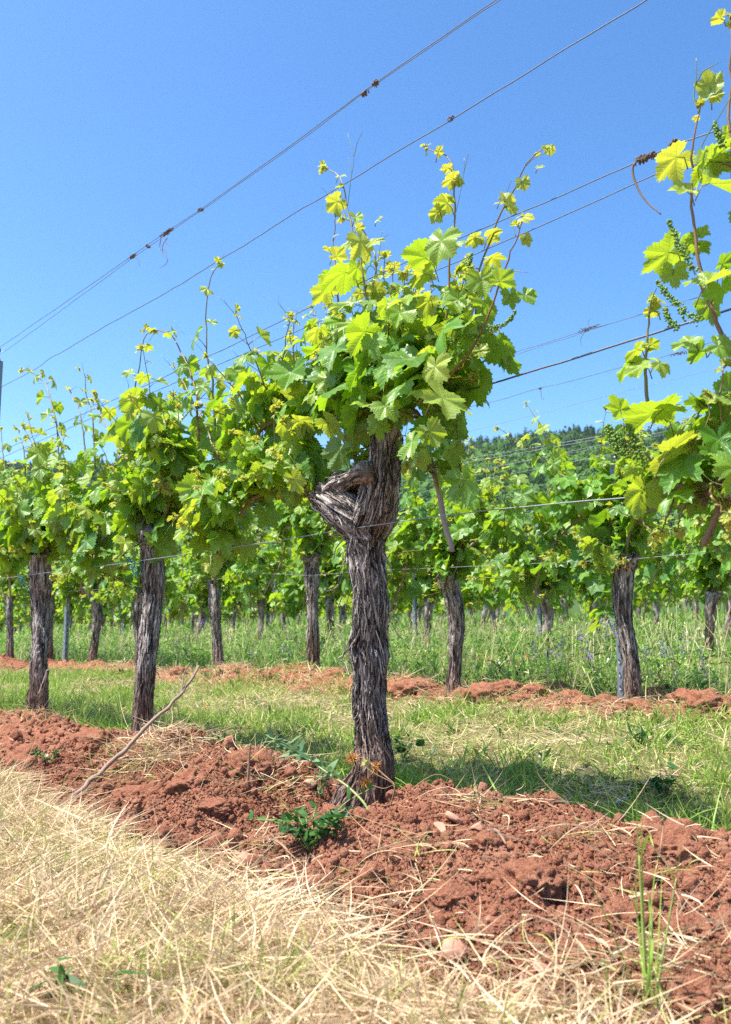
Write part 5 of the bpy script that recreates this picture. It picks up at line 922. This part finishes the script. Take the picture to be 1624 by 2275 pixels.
tubes(sm, smooth_path([np.zeros(3), at_y(960, 1722, yv) - base, at_y(1010, 1735, yv) - base], 16), np.linspace(.0016, .0008, 16), 4); sm.build('stem', M['straw'], root); tag(root, 'dried orange flower heads on thin stems in front of the middle vine foot', 'dried flower')
# tall grass at the right of the picture
c = ground_hit(1445, 2235); root = empty('tall_grass', c); sm = MB(); lf = MB(); q = np.random.default_rng(9)
for i, (pts, wd) in enumerate((([(1432, 2230), (1424, 2000), (1416, 1850), (1412, 1695)], .005), ([(1440, 2240), (1430, 2050), (1426, 1900), (1426, 1790)], .006), ([(1446, 2245), (1442, 2080), (1452, 1960), (1462, 1900)], .004), ([(1450, 2250), (1475, 2100), (1500, 1960), (1515, 1870)], .004), ([(1428, 2230), (1380, 2120), (1330, 2000), (1270, 1880)], .0035), ([(1436, 2220), (1442, 2150), (1450, 2090), (1440, 1990)], .008), ([(1460, 2250), (1440, 2130), (1415, 2030), (1400, 1960)], .004),
                                ([(1424, 1900), (1440, 1855), (1452, 1880)], .007), ([(1500, 1960), (1488, 1935), (1470, 1945)], .004), ([(1470, 2260), (1520, 2180), (1560, 2160)], .004), ([(1420, 2240), (1360, 2180), (1300, 2170)], .0035), ([(1455, 2240), (1462, 2100), (1468, 1990), (1470, 1930)], .0035), ([(1436, 2235), (1420, 2080), (1412, 1960), (1420, 1860)], .005))):
    P = smooth_path([at_y(x, y, c[1] + .03 * math.sin(i * 2.1 + j)) - c for j, (x, y) in enumerate(pts)], 14); t = np.linspace(0, 1, 14)[:, None]; sdv = nrm(np.cross(nrm(np.gradient(P, axis=0)), np.array([[.3, 1.0, .1]]))); wv = wd * .24 * (np.minimum(1, .4 + t * 3) * (1 - t ** 3 * .85)); nz_ = np.array([0, -.3, 0]) * wv
    V = np.stack([P - sdv * wv, P + nz_, P + sdv * wv], 1); lf.add(V.reshape(-1, 3), grid_faces(14, 3), np.array([q.random(), q.random() * .5, 0]))
for pts in ([(1437, 2240), (1430, 2090), (1424, 1980), (1420, 1900)], [(1448, 2240), (1446, 2120), (1450, 2020)], [(1452, 2245), (1480, 2080), (1502, 1950)]):
    tubes(sm, smooth_path([at_y(x, y, c[1]) - c for x, y in pts], 14), np.linspace(.0016, .001, 14), 5)
aa = q.random(46) * 6.28; el = q.uniform(.5, 1.45, 46); ribbons(lf, q.normal(size=(46, 3)) * [.022, .022, .0], np.stack([np.cos(aa) * np.cos(el), np.sin(aa) * np.cos(el), np.sin(el)], 1), q.uniform(.03, .11, 46), q.uniform(.0012, .0024, 46), q, curl=.4, nseg=5, grav=.25, tint=np.stack([q.random(46), q.random(46) * .9, 0 * aa], 1))
sm.build('stem', M['greenstalk'], root); lf.build('blade', M['grass'], root, smooth=True); tag(root, 'tall green grass stems standing before the red clods at the right', 'grass')
def bloom(px, py, row, label, group, mat, name, stem_h=None, n=26, size=.012, spread=(.012, .035), y=None):
    c = row_pt(px, py, row) if y is None else at_y(px, py, y); g = gz(c[0], c[1])[0]; q = np.random.default_rng(int(px * 7 + py)); root = empty(name, (c[0], c[1], g)); top = np.array([0, 0, c[2] - g]); sm = MB(); tubes(sm, smooth_path([np.array([.03, .0, 0]), top * .5 + [.02, 0, 0], top + [0, 0, spread[1] * .5]], 12), np.linspace(.0014, .0008, 12), 4); sm.build('stem', M['greenstalk'], root)
    fl = MB(); B = top + q.normal(size=(n, 3)) * [spread[0], spread[0], spread[1]]; ribbons(fl, B, q.normal(size=(n, 3)), np.full(n, size), np.full(n, size * .55), q, curl=.5, nseg=3, grav=.2); fl.build('blossom', M[mat], root); tag(root, label, 'flower', group)
for px, py in ((628, 1440), (640, 1447), (455, 1393), (447, 1388), (478, 1402), (560, 1452), (558, 1466), (520, 1460), (1238, 1447), (1244, 1455), (1222, 1452), (1311, 1448), (1309, 1456), (1347, 1385), (1362, 1388), (1366, 1396), (1468, 1448), (1478, 1440), (600, 1436), (850, 1392), (1430, 1452), (1185, 1438), (1520, 1420), (1395, 1330), (610, 1300), (395, 1430), (1290, 1420), (1560, 1470)):
    bloom(px, py, row_off(1) + .55 + .3 * ((px * 13 + py) % 10) / 10, 'violet vetch blossom spike in the tall herbs behind the second row', 'vetch blossoms', 'purple', 'vetch_flower')
for px, py in ((176, 1412), (205, 1400), (213, 1445), (208, 1425)): bloom(px, py, row_off(1) + .6, 'pink clover head near the slender trunk on the left', 'pink clover heads', 'pink', 'clover_flower', n=40, size=.008, spread=(.010, .010))
c = ground_hit(457, 1572); bloom(457, 1567, 0, 'yellow dandelion flower alone in the mown lane', None, 'yellow', 'dandelion', n=50, size=.014, spread=(.006, .003), y=c[1])
for px, py, lab in ((1391, 1771, 'white daisy by the shaded grass, right one of two'), (1372, 1779, 'white daisy by the shaded grass, left one of two')): bloom(px, py, 0, lab, None, 'white', 'daisy', n=22, size=.010, spread=(.005, .002), y=ground_hit(px, py + 6)[1])
# ------------------------------------------------------------------ ties
def tie(px, py, off, wd, label, mat, seed, n=7):
    q = np.random.default_rng(seed); c = row_pt(px, py, off); mb = MB()
    for i in range(n):
        P = c + np.cumsum(q.normal(size=(9, 3)) * .010, 0) * [1, .5, 1.2] * wd; tubes(mb, smooth_path(P, 26), .0022, 5)
    tag(mb.build('vine_tie', M[mat]), label, 'tie')
tie(296, 1250, ROW0 - .065, 1.0, 'frayed teal string tie round the front trunk at the low wire', 'teal', 1); tie(52, 1291, ROW0 - .06, .8, 'teal string tie at the head of the dark spurred trunk', 'teal', 2, 5); tie(1372, 1247, o2 - .07, 1.1, 'rusty string tie binding the pale barked vine to its post', 'orange', 3, 4); tie(1566, 1087, ROW0 - .07, .6, 'grey dried twist fastening the near cane to the low wire', 'tendril_dry', 4, 6)
# ------------------------------------------------------------------ thin air between here and the hill
b = MB(); hv = np.array([[x, y, z] for x in (-2700, 2700) for y in (-200, 2700) for z in (-4.0, 330.0)], float)
b.add(hv, np.array([[0, 1, 3, 2], [4, 6, 7, 5], [0, 4, 5, 1], [2, 3, 7, 6], [0, 2, 6, 4], [1, 5, 7, 3]]))
hz = bpy.data.materials.new('haze_air'); hz.use_nodes = True; ht = hz.node_tree; ht.nodes.clear(); pv = ht.nodes.new('ShaderNodeVolumePrincipled'); pv.inputs['Color'].default_value = (0.80, 0.88, 1.0, 1); pv.inputs['Density'].default_value = 0.00006; pv.inputs['Anisotropy'].default_value = 0.2
ht.links.new(pv.outputs[0], ht.nodes.new('ShaderNodeOutputMaterial').inputs['Volume']); tag(b.build('haze', hz, smooth=False), 'thin bluish summer haze in front of the wooded hill', 'haze', kind='stuff')
